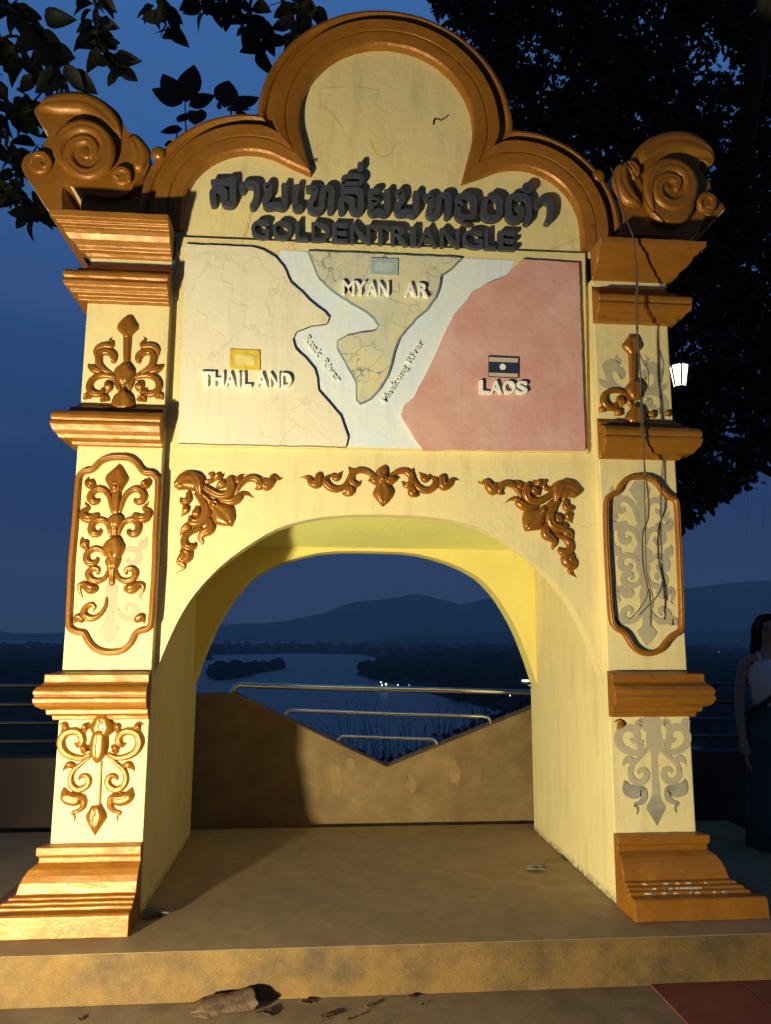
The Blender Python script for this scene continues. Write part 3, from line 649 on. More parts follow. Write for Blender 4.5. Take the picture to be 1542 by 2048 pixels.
def letter(ch, quadpts, y0, y1, mats, parent, weight=0.0):
    """quadpts: world x,z of bottom-left, bottom-right, top-right, top-left"""
    v, f, e, _ = glyph(ch, weight); n = len(v)
    q = [np.array(p) for p in quadpts]
    W2 = [(1-a)*(1-b)*q[0]+a*(1-b)*q[1]+a*b*q[2]+(1-a)*b*q[3] for a, b in v]
    V = [(p[0], y0, p[1]) for p in W2]+[(p[0], y1, p[1]) for p in W2]
    F = [tuple(t) for t in f]+[tuple(i+n for i in t[::-1]) for t in f]+[(a, b, b+n, a+n) for a, b in e]
    return mobj('letter', V, F, mats, parent)
sg = empty('sign_lettering', parent=arch)
YL0, YL1 = YW-0.052, YW-0.010
spans = [('G', 502, 538), ('O', 545, 584), ('L', 590.5, 617), ('D', 622.6, 660), ('E', 664, 695.6), ('N', 700, 741), ('T', 742, 780), ('R', 782, 816), ('I', 820, 832), ('A', 834, 874), ('N', 880, 919), ('G', 924, 966), ('L', 969, 993), ('E', 997, 1030)]
for ch, u0, u1 in spans:
    def pt(u, top): return u, (438 if top else 475.5)+(u-502)*0.0465
    q = [onY(*pt(u0, 0), YL0), onY(*pt(u1, 0), YL0), onY(*pt(u1, 1), YL0), onY(*pt(u0, 1), YL0)]
    letter(ch, [(p[0], p[2]) for p in q], YL0, YL1, M_LETTER, sg, 0.016 if ch != 'I' else 0.012)
# Thai line: each character as thick rounded strokes
ZT1 = Zoom(400, 320, 5.93); ZT2 = Zoom(640, 300, 5.93); ZT3 = Zoom(860, 340, 5.711)
def ribbon(P, w, y0, y1, base, V, F):
    P = np.array(P, float); n = len(P); d0 = P[1]-P[0]; d0 = d0/np.linalg.norm(d0); d1 = P[-1]-P[-2]; d1 = d1/np.linalg.norm(d1)
    L_, R_ = [], []
    for i in range(n):
        d = P[min(i+1, n-1)]-P[max(i-1, 0)]; d = d/(np.linalg.norm(d)+1e-9); nn = np.array([-d[1], d[0]]); L_.append(P[i]+nn*w/2); R_.append(P[i]-nn*w/2)
    for t in (0.5, 0.87):      # rounded ends
        a = math.asin(t); c = math.cos(a)
        for lst, sgn in ((L_, 1), (R_, -1)):
            n0 = np.array([-d0[1], d0[0]])*sgn; n1 = np.array([-d1[1], d1[0]])*sgn
            lst.insert(0, P[0]-d0*w/2*t+n0*w/2*c); lst.append(P[-1]+d1*w/2*t+n1*w/2*c)
    m = len(L_); b = len(V)
    for a_, b_ in zip(L_, R_):
        V += [(a_[0], y0, a_[1]), (b_[0], y0, b_[1]), (a_[0], y1, a_[1]), (b_[0], y1, b_[1])]
    for i in range(m-1):
        k = b+4*i; F += [(k, k+1, k+5, k+4), (k+2, k+6, k+7, k+3), (k, k+4, k+6, k+2), (k+1, k+3, k+7, k+5)]
    F += [(b, b+2, b+3, b+1), (b+4*m-4, b+4*m-3, b+4*m-1, b+4*m-2)]
THAI = [(ZT1, 92, [[(158, 505), (150, 385), (195, 345), (270, 352), (288, 430), (292, 500), (380, 505), (390, 400), (392, 225)], [(160, 262), (300, 258), (350, 235)]]),
        (ZT1, 88, [[(500, 345), (512, 288), (640, 285), (668, 340), (665, 460), (625, 540)]]),
        (ZT1, 88, [[(785, 300), (820, 300), (815, 420), (780, 470), (790, 535), (900, 528), (990, 540), (1003, 440), (1000, 300)]]),
        (ZT1, 88, [[(1150, 315), (1130, 420), (1135, 550), (1185, 560)]]),
        (ZT1, 86, [[(1285, 328), (1365, 340), (1345, 440), (1305, 520), (1330, 585), (1430, 580), (1448, 450), (1475, 345), (1550, 335), (1562, 450), (1545, 590)]]),
        (ZT2, 88, [[(255, 715), (252, 605), (300, 572), (372, 590), (385, 690), (430, 722), (475, 700), (482, 520), (440, 468), (280, 475)], ]),
        (ZT2, 56, [[(272, 385), (300, 310), (470, 300), (485, 385), (290, 390)]]),
        (ZT2, 78, [[(478, 165), (476, 225)]]),
        (ZT2, 86, [[(670, 480), (605, 500), (612, 575), (665, 600), (605, 660), (615, 730), (700, 725), (785, 735), (800, 620), (795, 490)]]),
        (ZT2, 86, [[(925, 500), (965, 500), (970, 600), (925, 660), (935, 735), (1040, 730), (1120, 745), (1142, 640), (1138, 510)]]),
        (ZT3, 84, [[(-45, 310), (15, 305), (10, 400), (-10, 480), (30, 515), (80, 490), (95, 360), (130, 295), (200, 290), (212, 400), (200, 515)]]),
        (ZT3, 84, [[(345, 385), (320, 330), (370, 292), (470, 295), (500, 350), (498, 490), (450, 540), (350, 535), (318, 480), (322, 420)]]),
        (ZT3, 80, [[(640, 330), (620, 400), (622, 500), (665, 538), (760, 535), (797, 490), (798, 350), (755, 300), (690, 292)]]),
        (ZT3, 84, [[(1010, 425), (1045, 470), (1020, 550), (925, 545), (898, 470), (900, 350), (945, 300), (1070, 300), (1125, 345), (1130, 470), (1110, 585)]]),
        (ZT3, 62, [[(1075, 205), (1100, 165), (1150, 175), (1155, 225), (1100, 240)]]),
        (ZT3, 78, [[(1215, 410), (1230, 355), (1340, 340), (1385, 390), (1380, 510), (1348, 580)]])]
for zm, w, strokes in THAI:
    V, F = [], []
    for k, s in enumerate(strokes):
        P = [zm.xz(p, YL0) for p in catmull(s, 5*len(s))]
        ribbon(P, 0.86*w*abs(zm.xz((s[0][0]+10, s[0][1]), YL0)[0]-zm.xz(s[0], YL0)[0])/10, YL0-0.0015*k, YL1+0.0015*k, 0, V, F)
    mobj('letter', V, F, M_LETTER, sg)
iv_, jf_ = ico0()
lc = onY(935, 449, YL0-0.01); mobj('dark_lump', [(lc[0]+q[0]*0.038*(1+0.5*noise.noise(Vector(q)*2.2)), lc[1]+q[1]*0.014, lc[2]+q[2]*0.02*(1+0.5*noise.noise(Vector(q)*2.5))) for q in iv_], [tuple(f) for f in jf_], M_CRACK, sg, smooth=True)
def word(txt, u0, v0, du, dv, uw, h, y0, y1, mat, weight, skip=(), adv=None, italic=0.0):
    """word along a baseline in map-zoom pixels; (du,dv) unit direction"""
    x = 0.0; ux, uy = -dv*-1, -du     # 'up' in zoom px (v grows downward): perpendicular
    up = (dv, -du)
    tot = 0; ws = []
    for ch in txt:
        if ch == ' ': ws.append(0.32); continue
        mn, mx = glyph(ch, weight)[3]; ws.append(mx[0]-mn[0])
    gap = 0.09
    tot = sum(ws)+gap*(len(txt)-1); k = uw/tot
    for ch, wd in zip(txt, ws):
        if ch != ' ' and not (ch, round(x, 2)) in skip:
            mn, mx = glyph(ch, weight)[3]
            a, b = x*k, (x+wd)*k; lo, hi = mn[1]*h/0.73, mx[1]*h/0.73
            P = lambda s, t: ZM.xz((u0+du*s+up[0]*t+italic*du*t, v0+dv*s+up[1]*t+italic*dv*t), y0)
            letter(ch, [P(a, lo), P(b, lo), P(b, hi), P(a, hi)], y0, y1, mat, mlab, weight)
        x += wd+gap
mlab = empty('map_lettering', parent=arch)
YM0 = YT-0.024
for ch, u0, u1 in (('M', 606, 650), ('Y', 650, 690), ('A', 690, 728), ('N', 730, 768), ('A', 820, 862), ('R', 866, 903)):
    pt = lambda u, t: ZM.xz((u, (172 if t else 218)+(u-606)*0.035), YM0)
    letter(ch, [pt(u0, 0), pt(u1, 0), pt(u1, 1), pt(u0, 1)], YM0, YT+0.002, M_WHITE, mlab, 0.025)
for ch, u0, u1 in (('T', 122, 163), ('H', 164, 202), ('A', 203, 243), ('I', 246, 256), ('L', 264, 296), ('A', 311, 352), ('N', 356, 392), ('D', 397, 434)):
    pt = lambda u, t: ZM.xz((u, (484 if t else 534)+(u-122)*0.018), YM0)
    letter(ch, [pt(u0, 0), pt(u1, 0), pt(u1, 1), pt(u0, 1)], YM0, YT+0.002, M_WHITE, mlab, 0.02)
for ch, u0, u1 in (('L', 1079, 1112), ('A', 1113, 1156), ('O', 1158, 1202), ('S', 1204, 1243)):
    pt = lambda u, t: ZM.xz((u, (514 if t else 559)+(u-1079)*0.02), YM0)
    letter(ch, [pt(u0, 0), pt(u1, 0), pt(u1, 1), pt(u0, 1)], YM0, YT+0.002, M_WHITE, mlab, 0.025)
M_RLET = mat_flat('pale_river_letter', (0.66, 0.66, 0.56), var=0.12)
a = math.atan2(524-372, 588-474); word('Ruak River', 474, 372, math.cos(a), math.sin(a), 190, 24, YP-0.013, YP+0.002, M_RLET, 0.02)
a = math.atan2(385-592, 884-755); word('Maekong River', 757, 592, math.cos(a), math.sin(a), 242, 24, YP-0.013, YP+0.002, M_RLET, 0.02)

# cracks in the gable plaster and stains
def crack(pts, w, y, parent=arch):
    P = [onY(u, v, y) for u, v in pts]; P = np.array([(p[0], p[2]) for p in P]); P = catmull(P, 5*len(P))
    P = P+np.array([(0.003*noise.noise((p[0]*60, p[1]*60, 2)), 0.003*noise.noise((p[0]*60, p[1]*60, 5))) for p in P])
    Wd = w*np.array([0.35+0.65*abs(math.sin(i*1.7)) for i in range(len(P))]); Wd[0] = Wd[-1] = 0.0006
    return relief('crack', (P, Wd), y, 0.0012, M_CRACK if w > 0.008 else M_CRACKL, parent, flat=True)
for pts, w in ((((866, 248), (872, 238), (884, 240), (898, 229)), 0.010), (((867, 250), (869, 240), (873, 237)), 0.014), (((645, 212), (662, 226), (672, 236), (686, 257)), 0.003),
               (((741, 278), (748, 300), (762, 314), (780, 308), (790, 290), (798, 285)), 0.003), (((640, 178), (700, 173), (760, 180)), 0.002), (((484, 486), (496, 440), (506, 400)), 0.002),
               (((575, 500), (582, 485), (590, 500)), 0.002), (((1100, 500), (1130, 488), (1165, 474)), 0.003), (((820, 508), (822, 540), (818, 575)), 0.003)):
    crack(pts, w, YW if pts[0][1] < 470 or pts[0][0] == 1100 else YP)

# ================================================================== platform, pavement, parapet
GZ = -0.195
def mat_concrete(name, col, dark, speck=0.0, rough=0.75, stain=(0.45, 0.62), sc=2.3, bmp=0.5):
    m, nt, b = new_mat(name); v = coords(nt)
    c = mix(nt, rmp(nt, tex_noise(nt, v, 9, 6, 0.65), 0.35, 0.7), col, tuple(x*0.72 for x in col))
    c = mix(nt, mul(nt, rmp(nt, tex_noise(nt, v, sc, 9, 0.72), *stain), 0.85), c, dark)
    c = mix(nt, mul(nt, rmp(nt, tex_noise(nt, v, 240, 3, 0.6), 0.4, 0.7), 0.35), c, tuple(x*0.45 for x in col))
    if speck:
        sp = rmp(nt, tex_noise(nt, v, 300, 2, 0.5), 0.66, 0.74); c = mix(nt, mul(nt, sp, speck), c, (0.7, 0.48, 0.15))
    nt.links.new(c, b.inputs['Base Color']); b.inputs['Roughness'].default_value = rough; b.inputs['Specular IOR Level'].default_value = 0.3
    bump(nt, b, tex_noise(nt, v, 95, 5, 0.7), bmp, 0.006); return m
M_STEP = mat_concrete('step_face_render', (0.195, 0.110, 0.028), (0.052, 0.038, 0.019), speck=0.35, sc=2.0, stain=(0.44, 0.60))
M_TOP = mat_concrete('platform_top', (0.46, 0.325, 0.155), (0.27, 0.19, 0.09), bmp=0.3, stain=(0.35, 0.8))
M_PAVE = mat_concrete('pavement_concrete', (0.25, 0.175, 0.09), (0.14, 0.10, 0.05), bmp=0.25)
M_RED = mat_concrete('red_tile', (0.20, 0.055, 0.03), (0.12, 0.04, 0.025), bmp=0.15, rough=0.6)
M_PARA = mat_concrete('parapet_render', (0.27, 0.175, 0.065), (0.15, 0.092, 0.035), speck=0.25, sc=2.0)
YF0 = -0.392
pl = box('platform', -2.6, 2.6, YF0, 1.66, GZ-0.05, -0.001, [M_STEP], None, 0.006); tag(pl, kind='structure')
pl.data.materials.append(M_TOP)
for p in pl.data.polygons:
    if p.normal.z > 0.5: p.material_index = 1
pv = box('pavement', -9.0, 9.0, -9.0, 2.2, GZ-0.3, GZ, M_PAVE); tag(pv, kind='structure')
# red tiles let into the pavement on the right, with open joints
tw = 0.398
tile_me = None
x_seam = onZ(1311, 1985, GZ)[0]
for i in range(7):
    for j in range(8):
        x0, y1 = x_seam+0.004+i*0.402, YF0-0.004-j*0.402
        if tile_me is None:
            t = box('tile', 0, tw, -tw, 0, 0.0, 0.006, M_RED, None, 0.0025); tile_me = t.data; t.location = (x0, y1, GZ+0.001); t.parent = pv
        else:
            t = bpy.data.objects.new('tile', tile_me); COL.objects.link(t); t.parent = pv; bev(t, 0.0025)
            t.location = (x0, y1, GZ+0.001+0.0015*random.random())

para = empty('parapet_wall', (0, 1.8, GZ)); tag(para, 'brown rendered parapet wall with a V-shaped notch and steel handrails behind the arch', 'parapet')
YR = 1.78
pts = [(-1.75, GZ)]+[(q[0], q[2]) for q in (onY(300, 1390, YR), onY(400, 1389, YR), onY(468, 1387, YR), onY(775, 1534, YR), onY(1062, 1418, YR), onY(1160, 1378, YR), onY(1250, 1378, YR))]+[(1.95, GZ)]
pts[0] = (pts[1][0], GZ-0.1); pts[-1] = (pts[-2][0], GZ-0.1)
o = extrude('wall', pts, YR, YR+0.17, M_PARA, para, 0.012)
M_PPATCH = mat_concrete('ochre_patch', (0.33, 0.21, 0.075), (0.25, 0.155, 0.055), sc=6)
for k, (u, v, w_, h_) in enumerate(((672, 1560, 12, 30), (702, 1528, 8, 12), (822, 1566, 11, 16), (908, 1545, 12, 26))):
    q_ = [onY(u+w_*math.cos(t)*(1+0.8*noise.noise((math.cos(t)*2.3, math.sin(t)*2.3, k))), v-h_*math.sin(t)*(1+0.8*noise.noise((math.cos(t)*2.3, math.sin(t)*2.3, k+9)))+0.5*w_*math.cos(t), YR) for t in np.linspace(0, 2*math.pi, 22, endpoint=False)]
    extrude('plaster_patch', [(p[0], p[2]) for p in q_], YR-0.003, YR+0.004, M_PPATCH, para)
M_STEEL = mat_flat('stainless_steel', (0.92, 0.92, 0.9), rough=0.13, metal=1.0, var=0.1, bmp=0)
M_STEEL2 = mat_flat('dull_steel', (0.22, 0.22, 0.23), rough=0.3, metal=1.0, var=0.2, bmp=0)
def rail(pxs, y, r):
    P = [onY(u, v, y) for u, v in pxs]
    tube('handrail', P, r, M_STEEL, para, seg=12, n=9*len(P))
YRR = YR+0.085
rail([(461, 1392), (464, 1384), (470, 1375), (480, 1370.5), (500, 1371), (700, 1376.5), (900, 1381), (1090, 1385.5), (1200, 1388), (1215, 1392), (1220, 1402)], YRR, 0.021)
rail([(568, 1437), (571, 1429), (577, 1423), (588, 1421), (640, 1422.5), (780, 1428), (940, 1432.5), (968, 1433.5), (978, 1438), (983, 1450)], YRR, 0.0145)
rail([(674, 1488), (676, 1480), (682, 1475), (690, 1473), (750, 1475), (840, 1478), (860, 1479), (870, 1482), (877, 1494)], YRR, 0.0125)
# low side walls with pipe railings
M_BRICKRED = mat_concrete('dark_red_wall', (0.055, 0.036, 0.025), (0.036, 0.025, 0.018))
for s, lab in ((-1, 'low dark red wall with four horizontal steel pipes left of the arch'), (1, 'low dark red wall with steel pipes right of the arch, behind the woman')):
    xa = pts[0][0]-0.02 if s < 0 else pts[-1][0]+0.02
    rw = empty('railing', (xa, 1.9, GZ)); tag(rw, lab, 'railing')
    zt = onY(50, 1512, 1.9)[2]
    x0, x1 = sorted((xa, xa+s*6.0))
    box('wall', x0, x1, 1.82, 1.98, GZ-0.1, zt, M_BRICKRED, rw, 0.01)
    for v in (1371, 1409, 1446, 1483):
        z = onY(50, v, 1.9)[2]
        tube('pipe', [(xa+s*0.03, 1.9, z), (xa+s*5.9, 1.9, z)], 0.013, M_STEEL2, rw, seg=10)
    for k in range(4):
        xx = xa+s*(0.06+1.9*k)
        if s < 0 and k == 1: xx = xa-2.6
        tube('post', [(xx, 1.9, zt-0.02), (xx, 1.9, onY(50, 1365, 1.9)[2])], 0.016, M_STEEL2, rw, seg=10)

# ================================================================== valley: slope, river, banks, hills
ZRV = -60.0
def grid(name, xs, ys, zf, mat, kind='structure'):
    V = [(x, y, zf(x, y)) for y in ys for x in xs]; nx = len(xs)
    F = [(j*nx+i, j*nx+i+1, (j+1)*nx+i+1, (j+1)*nx+i) for j in range(len(ys)-1) for i in range(nx-1)]
    o = mobj(name, V, F, mat, smooth=True, fix=False); tag(o, kind=kind); return o
M_EARTH = mat_flat('dark_undergrowth', (0.035, 0.045, 0.025), rough=0.95, var=0.5, scale=0.5, spec=0.1)
M_WOOD = mat_flat('far_woodland', (0.014, 0.018, 0.012), rough=0.95, var=0.5, scale=0.02, spec=0.05, bmp=0)
M_HILL = mat_flat('hill_forest', (0.035, 0.05, 0.035), rough=1.0, var=0.4, scale=0.004, spec=0.0, bmp=0)
def slope_z(x, y):
    t = max(0.0, y-2.0); z = -0.9-0.36*t-0.6*min(1, t/6.0)
    az = math.atan2(x-CAM[0], y-CAM[1]); dist = math.hypot(x-CAM[0], y-CAM[1])
    k = max(0.0, min(1.0, (-0.19-az)/0.06), min(1.0, (az-0.42)/0.10)) if y > 4 else 0.0
    if k > 0:
        zs = (1.3-(0.052 if az < 0 else 0.085)*dist-0.6)+0.02*dist*noise.noise((az*9, dist*0.05, 2))
        t2 = max(0.0, min(1.0, (y-4)/9.0)); f2 = max(0.0, min(1.0, (150-y)/90.0)); z = z+(max(z, zs)-z)*k*t2*f2
    return max(z, ZRV-4)+1.4*noise.noise((x*0.08, y*0.08, 3))*min(1, t/5)
grid('hillside', np.concatenate([np.linspace(-260, -64, 16), np.linspace(-58, 58, 59), np.linspace(64, 260, 16)]), np.concatenate([np.linspace(2.0, 20, 19), np.linspace(22, 190, 57)]), slope_z, M_EARTH)
m, nt, b = new_mat('river_water'); v = coords(nt)
b.inputs['Base Color'].default_value = (0.15, 0.135, 0.115, 1); b.inputs['Roughness'].default_value = 0.45; b.inputs['Specular IOR Level'].default_value = 0.5
bump(nt, b, tex_noise(nt, coords(nt, (0.05, 0.016, 0.05)), 1.0, 4), 0.12, 4.0)
wv = mobj('river', [(-6000, 120, ZRV), (6000, 120, ZRV), (9000, 9000, ZRV), (-9000, 9000, ZRV)], [(0, 1, 2, 3)], m, fix=False); tag(wv, kind='structure')
# banks: outline on the water traced from the bends of the river
def bank(name, outline, h, mat, amp=1.0):
    pts = [onZ(u, v, ZRV) for u, v in outline]; P = [(p[0], p[1]) for p in pts]
    P = [tuple(q) for q in catmull(np.array(P), len(P)*6, closed=True)]
    n = len(P); c = np.mean(P, axis=0); V, F = [], []
    rings = [(1.0, -1.5), (0.992, 1.0), (0.985, 1.6), (0.6, 2.5)]
    for k, z in rings: V += [(c[0]+(x-c[0])*k, c[1]+(y-c[1])*k, ZRV+z*h) for x, y in P]
    for r in range(len(rings)-1): F += [(r*n+i, r*n+(i+1) % n, (r+1)*n+(i+1) % n, (r+1)*n+i) for i in range(n)]
    F.append(tuple(range((len(rings)-1)*n, len(rings)*n)))
    return tag(mobj(name, V, F, mat), kind='structure'), P
isl, PI_ = bank('island', [(424, 1356), (432, 1349), (470, 1345), (520, 1340), (570, 1335.5), (560, 1339), (520, 1346), (470, 1356), (440, 1360)], 0.8, M_WOOD)
rb, PR_ = bank('east_bank', [(712, 1347), (722, 1353), (760, 1362), (800, 1373), (850, 1386), (930, 1406), (1060, 1436), (1250, 1470), (1700, 1520), (2600, 1480), (2600, 1330), (1900, 1318), (1300, 1319), (1000, 1322), (800, 1328), (740, 1336)], 0.8, M_WOOD)
lb, PL_ = bank('west_bank', [(-1500, 1330), (-600, 1370), (-200, 1385), (0, 1380), (110, 1362), (240, 1340), (330, 1327), (400, 1322), (430, 1318), (400, 1314), (200, 1312), (-300, 1310), (-1500, 1312)], 0.8, M_WOOD)
fb, PF_ = bank('far_bank', [(-800, 1313), (200, 1311.5), (420, 1310), (560, 1307), (650, 1308), (720, 1310), (780, 1318), (1000, 1320), (2400, 1316), (2400, 1288), (1000, 1287), (-800, 1288)], 0.8, M_WOOD)
# far woods on the banks: irregular crowns joined into one mass each
def inside(p, P):
    c = False; j = len(P)-1
    for i in range(len(P)):
        if (P[i][1] > p[1]) != (P[j][1] > p[1]) and p[0] < (P[j][0]-P[i][0])*(p[1]-P[i][1])/(P[j][1]-P[i][1])+P[i][0]: c = not c
        j = i
    return c
ICO = None
def ico():
    global ICO
    if ICO is None:
        bm = bmesh.new(); bmesh.ops.create_icosphere(bm, subdivisions=2, radius=1)
        ICO = (np.array([v.co[:] for v in bm.verts]), [[v.index for v in f.verts] for f in bm.faces]); bm.free()
    return ICO
def woods(name, P, n, r0, r1, umin=-400, umax=2000, ymax=4000, clear=0.0):
    iv, jf = ico(); V, F = [], []; xs = [p[0] for p in P]; ys = [p[1] for p in P]; k = 0; tries = 0
    while k < n and tries < n*60:
        tries += 1
        t = random.random()**2.0
        x, y = random.uniform(min(xs), max(xs)), min(ys)+(min(max(ys), ymax)-min(ys))*t
        q = np.array((x, y, ZRV))-CAM; w = q@AF; u = 771+FPX*(q@AR)/w
        if not (umin < u < umax) or not inside((x, y), P): continue
        if clear and noise.noise((x*0.006, y*0.006, 4)) > clear: continue
        r = random.uniform(r0, r1)*(0.7+0.6*abs(noise.noise((x*0.01, y*0.01, 0)))); k += 1; b = len(V)
        for p in iv:
            d = 1+0.45*noise.noise((p[0]*1.7+x, p[1]*1.7+y, p[2]*1.7)); V.append((x+p[0]*r*d*1.2, y+p[1]*r*d*1.2, ZRV+2+r*0.75+p[2]*r*d))
        F += [[i+b for i in f] for f in jf]
    return tag(mobj(name, V, F, M_WOOD, fix=False), 'distant dark woodland along the riverbank', 'woodland', kind='stuff')
woods('island_woodland', PI_, 110, 6, 13)['label'] = 'dark woodland covering the small river island'
woods('bank_woodland', PR_, 900, 7, 15, 690, 1650, 2500, 0.35)['label'] = 'dark woodland on the right river bank below the hills'
woods('bank_woodland', PL_, 420, 8, 16, -250, 450)['label'] = 'dark woodland on the left river bank behind the railing'
woods('bank_woodland', PF_, 500, 9, 18, -250, 1650)['label'] = 'dim woodland on the far bank below the hills'
# hills: two ridges as real terrain with a crest line
def ridge(name, crest, y0, depth, mat):
    U = np.linspace(crest[0][0], crest[-1][0], 150); Vv = np.interp(U, [c[0] for c in crest], [c[1] for c in crest])
    P = [onY(u, v+2.6*noise.noise((u*0.02, v*0.02, y0))+1.2*noise.noise((u*0.07, 0, y0)), y0) for u, v in zip(U, Vv)]
    V, F = [], []; n = len(P)
    for k, (dy, f) in enumerate(((-1.0, 0.0), (-0.7, 0.35), (-0.4, 0.72), (-0.15, 0.95), (0.0, 1.0), (0.3, 0.8), (0.8, 0.0))):
        for i, p in enumerate(P):
            j = 0.12*noise.noise((p[0]*0.0011, k*0.9, 3)) if 0 < f < 1 else 0
            x = CAM[0]+(p[0]-CAM[0])*(1+0.3*dy*depth/y0); V.append((x, y0+dy*depth*(1+0.1*noise.noise((i*0.1, k, 1))), ZRV-2+(p[2]-ZRV+2)*max(0, f+j)))
    for k in range(6): F += [(k*n+i, k*n+i+1, (k+1)*n+i+1, (k+1)*n+i) for i in range(n-1)]
    return tag(mobj(name, V, F, mat, smooth=True, fix=False), kind='structure')
ridge('hills', [(-500, 1235), (-200, 1248), (0, 1262), (60, 1268), (200, 1262), (330, 1255), (430, 1250), (560, 1244), (640, 1229), (700, 1206), (760, 1199), (830, 1190), (875, 1203), (915, 1212), (960, 1200), (1010, 1194), (1060, 1192), (1150, 1186), (1250, 1184), (1390, 1176), (1450, 1166), (1542, 1160), (1700, 1150), (2100, 1170)], 8000, 1700, M_HILL)
ridge('foothills', [(-500, 1290), (0, 1288), (60, 1296), (200, 1300), (430, 1296), (560, 1290), (700, 1286), (830, 1270), (950, 1268), (1060, 1262), (1250, 1268), (1400, 1262), (1542, 1255), (1750, 1262), (2100, 1270)], 5200, 900, M_HILL)

# lights and buildings by the water
M_LAMPW = mat_emit('white_lamp', (1.0, 0.95, 0.85), 9.0); M_LAMPP = mat_emit('pink_lamp', (1.0, 0.55, 0.5), 5.0)
iv, jf = ico()
lamp_me = bpy.data.meshes.new('lamp_globe'); lamp_me.from_pydata([tuple(v) for v in iv], [], jf); lamp_me.materials.append(M_LAMPW)
M_POLE = mat_flat('dark_pole', (0.03, 0.03, 0.03), var=0.1, bmp=0)
pole_me = None
GLOW = [(772, 1368.5, 1.5, 'brightest shore lamp at the tip of the right bank'), (762, 1364.5, 0.8, 'small shore lamp just left of the brightest one'), (764, 1370.5, 0.8, 'small shore lamp below and left of the brightest one'), (796, 1370, 0.6, 'faint shore lamp right of the brightest one'), (1020, 1391, 0.9, 'shore lamp below the lit pavilion, second from the right jamb'),
        (1032, 1392, 0.9, 'shore lamp below the lit pavilion, near the right jamb'), (1060, 1394, 0.8, 'shore lamp right beside the right jamb'), (914, 1301, 0.9, 'lamp high on the far bank under the hills'), (818, 1370, 0.4, 'very faint shore lamp right of the bright group'),
        (10, 1337, 1.3, 'leftmost lamp on the left bank, at the photo edge'), (36, 1336, 1.2, 'lamp on the left bank, second from the edge'), (42, 1338, 0.9, 'lamp on the left bank, third from the edge'), (67, 1320, 1.3, 'highest lamp on the left bank'), (97, 1336, 1.1, 'lamp on the left bank nearest the pier'), (28, 1338, 0.8, 'dim lamp on the left bank between brighter ones'),
        (1447, 1394, 0.7, 'lamp in the dark right of the pier, left of a pair'), (1455, 1394, 0.8, 'lamp in the dark right of the pier, right of a pair'), (1438, 1304, 0.8, 'faint lamp below the hills right of the pier')]
for u, v, r, lab in GLOW:
    q = onZ(u, v, ZRV+7.0); t = empty('shore_lamp', (q[0], q[1], ZRV)); tag(t, lab, 'lamp', 'lamps along the river banks')
    k = np.linalg.norm(q-CAM)/1100.0
    link_mesh('globe', lamp_me, t, Matrix.Translation((0, 0, 7.0)) @ Matrix.Scale(r*0.75*k, 4))
    if pole_me is None:
        p = tube('post', [(0, 0, -0.5), (0, 0, 6.5)], 0.15, M_POLE, None, seg=6); pole_me = p.data; p.parent = t
    else: link_mesh('post', pole_me, t)
# lit pavilion on the bank beside the right jamb
q = onZ(1046, 1388, ZRV+2); k = np.linalg.norm(q-CAM)/FPX     # metres per photo pixel there
pav = empty('riverside_pavilion', (q[0], q[1], ZRV+2)); tag(pav, 'small white pavilion with lit eaves on the bank by the right jamb', 'pavilion')
M_PAVW = mat_flat('pavilion_white', (0.6, 0.58, 0.52), bmp=0); M_EAVE = mat_emit('eave_light', (1.0, 0.92, 0.78), 2.2)
def pbox(nm, u0, u1, v0, v1, d0, d1, mat):
    x0, x1 = q[0]+(u0-1046)*k, q[0]+(u1-1046)*k; z0, z1 = ZRV+2+(1388-v1)*k, ZRV+2+(1388-v0)*k
    return box(nm, x0, x1, q[1]+d0, q[1]+d1, z0, z1, mat, pav)
pbox('deck', 1034, 1066, 1385, 1388.5, 0, 18, M_PAVW); pbox('eave', 1033, 1067, 1372, 1375, -1, 19, M_EAVE); pbox('roof', 1040, 1067, 1368, 1371.5, 2, 15, M_POLE); pbox('upper_eave', 1050, 1067, 1362.5, 1365.5, 4, 12, M_EAVE)
for u in (1036, 1042, 1048, 1054, 1060): pbox('post', u, u+1.2, 1376, 1385, 1, 2.5, M_PAVW)

# ================================================================== trees
M_LEAFD = mat_flat('dark_leaf', (0.020, 0.028, 0.013), rough=0.55, var=0.4, scale=6, spec=0.3, bmp=0)
M_LEAFB = mat_flat('broad_leaf', (0.019, 0.021, 0.012), rough=0.5, var=0.4, scale=6, spec=0.3, bmp=0)
M_BARK = mat_flat('bark', (0.055, 0.045, 0.035), rough=0.9, var=0.5, scale=14, bmp=0.6)
# one leaf shape for the big leaves
def leaf_mesh(name, mat, n=7, wmax=0.30, fold=0.12, droop=0.22):
    V, F = [], []
    for i in range(n):
        t = i/(n-1); w = wmax*math.sin(math.pi*min(1, t**0.8*0.97+0.03))**0.85 if 0 < t < 1 else 0.012
        z = -droop*t*t
        V += [(-w, t, z+fold*w*2), (0, t, z-0.0), (w, t, z+fold*w*2)]
    for i in range(n-1):
        a = 3*i; F += [(a, a+1, a+4, a+3), (a+1, a+2, a+5, a+4)]
    me = bpy.data.meshes.new(name); me.from_pydata(V, [], F); me.materials.append(mat); me.polygons.foreach_set('use_smooth', [True]*len(me.polygons)); return me
LEAVES = [leaf_mesh('leaf', M_LEAFB, wmax=w, fold=f, droop=d) for w, f, d in ((0.30, 0.12, 0.2), (0.35, 0.2, 0.3), (0.28, 0.05, 0.1), (0.33, 0.3, 0.45))]
def rot_to(d, roll):
    d = Vector(d).normalized(); q = d.to_track_quat('Y', 'Z'); return q.to_matrix().to_4x4() @ Matrix.Rotation(roll, 4, 'Y')
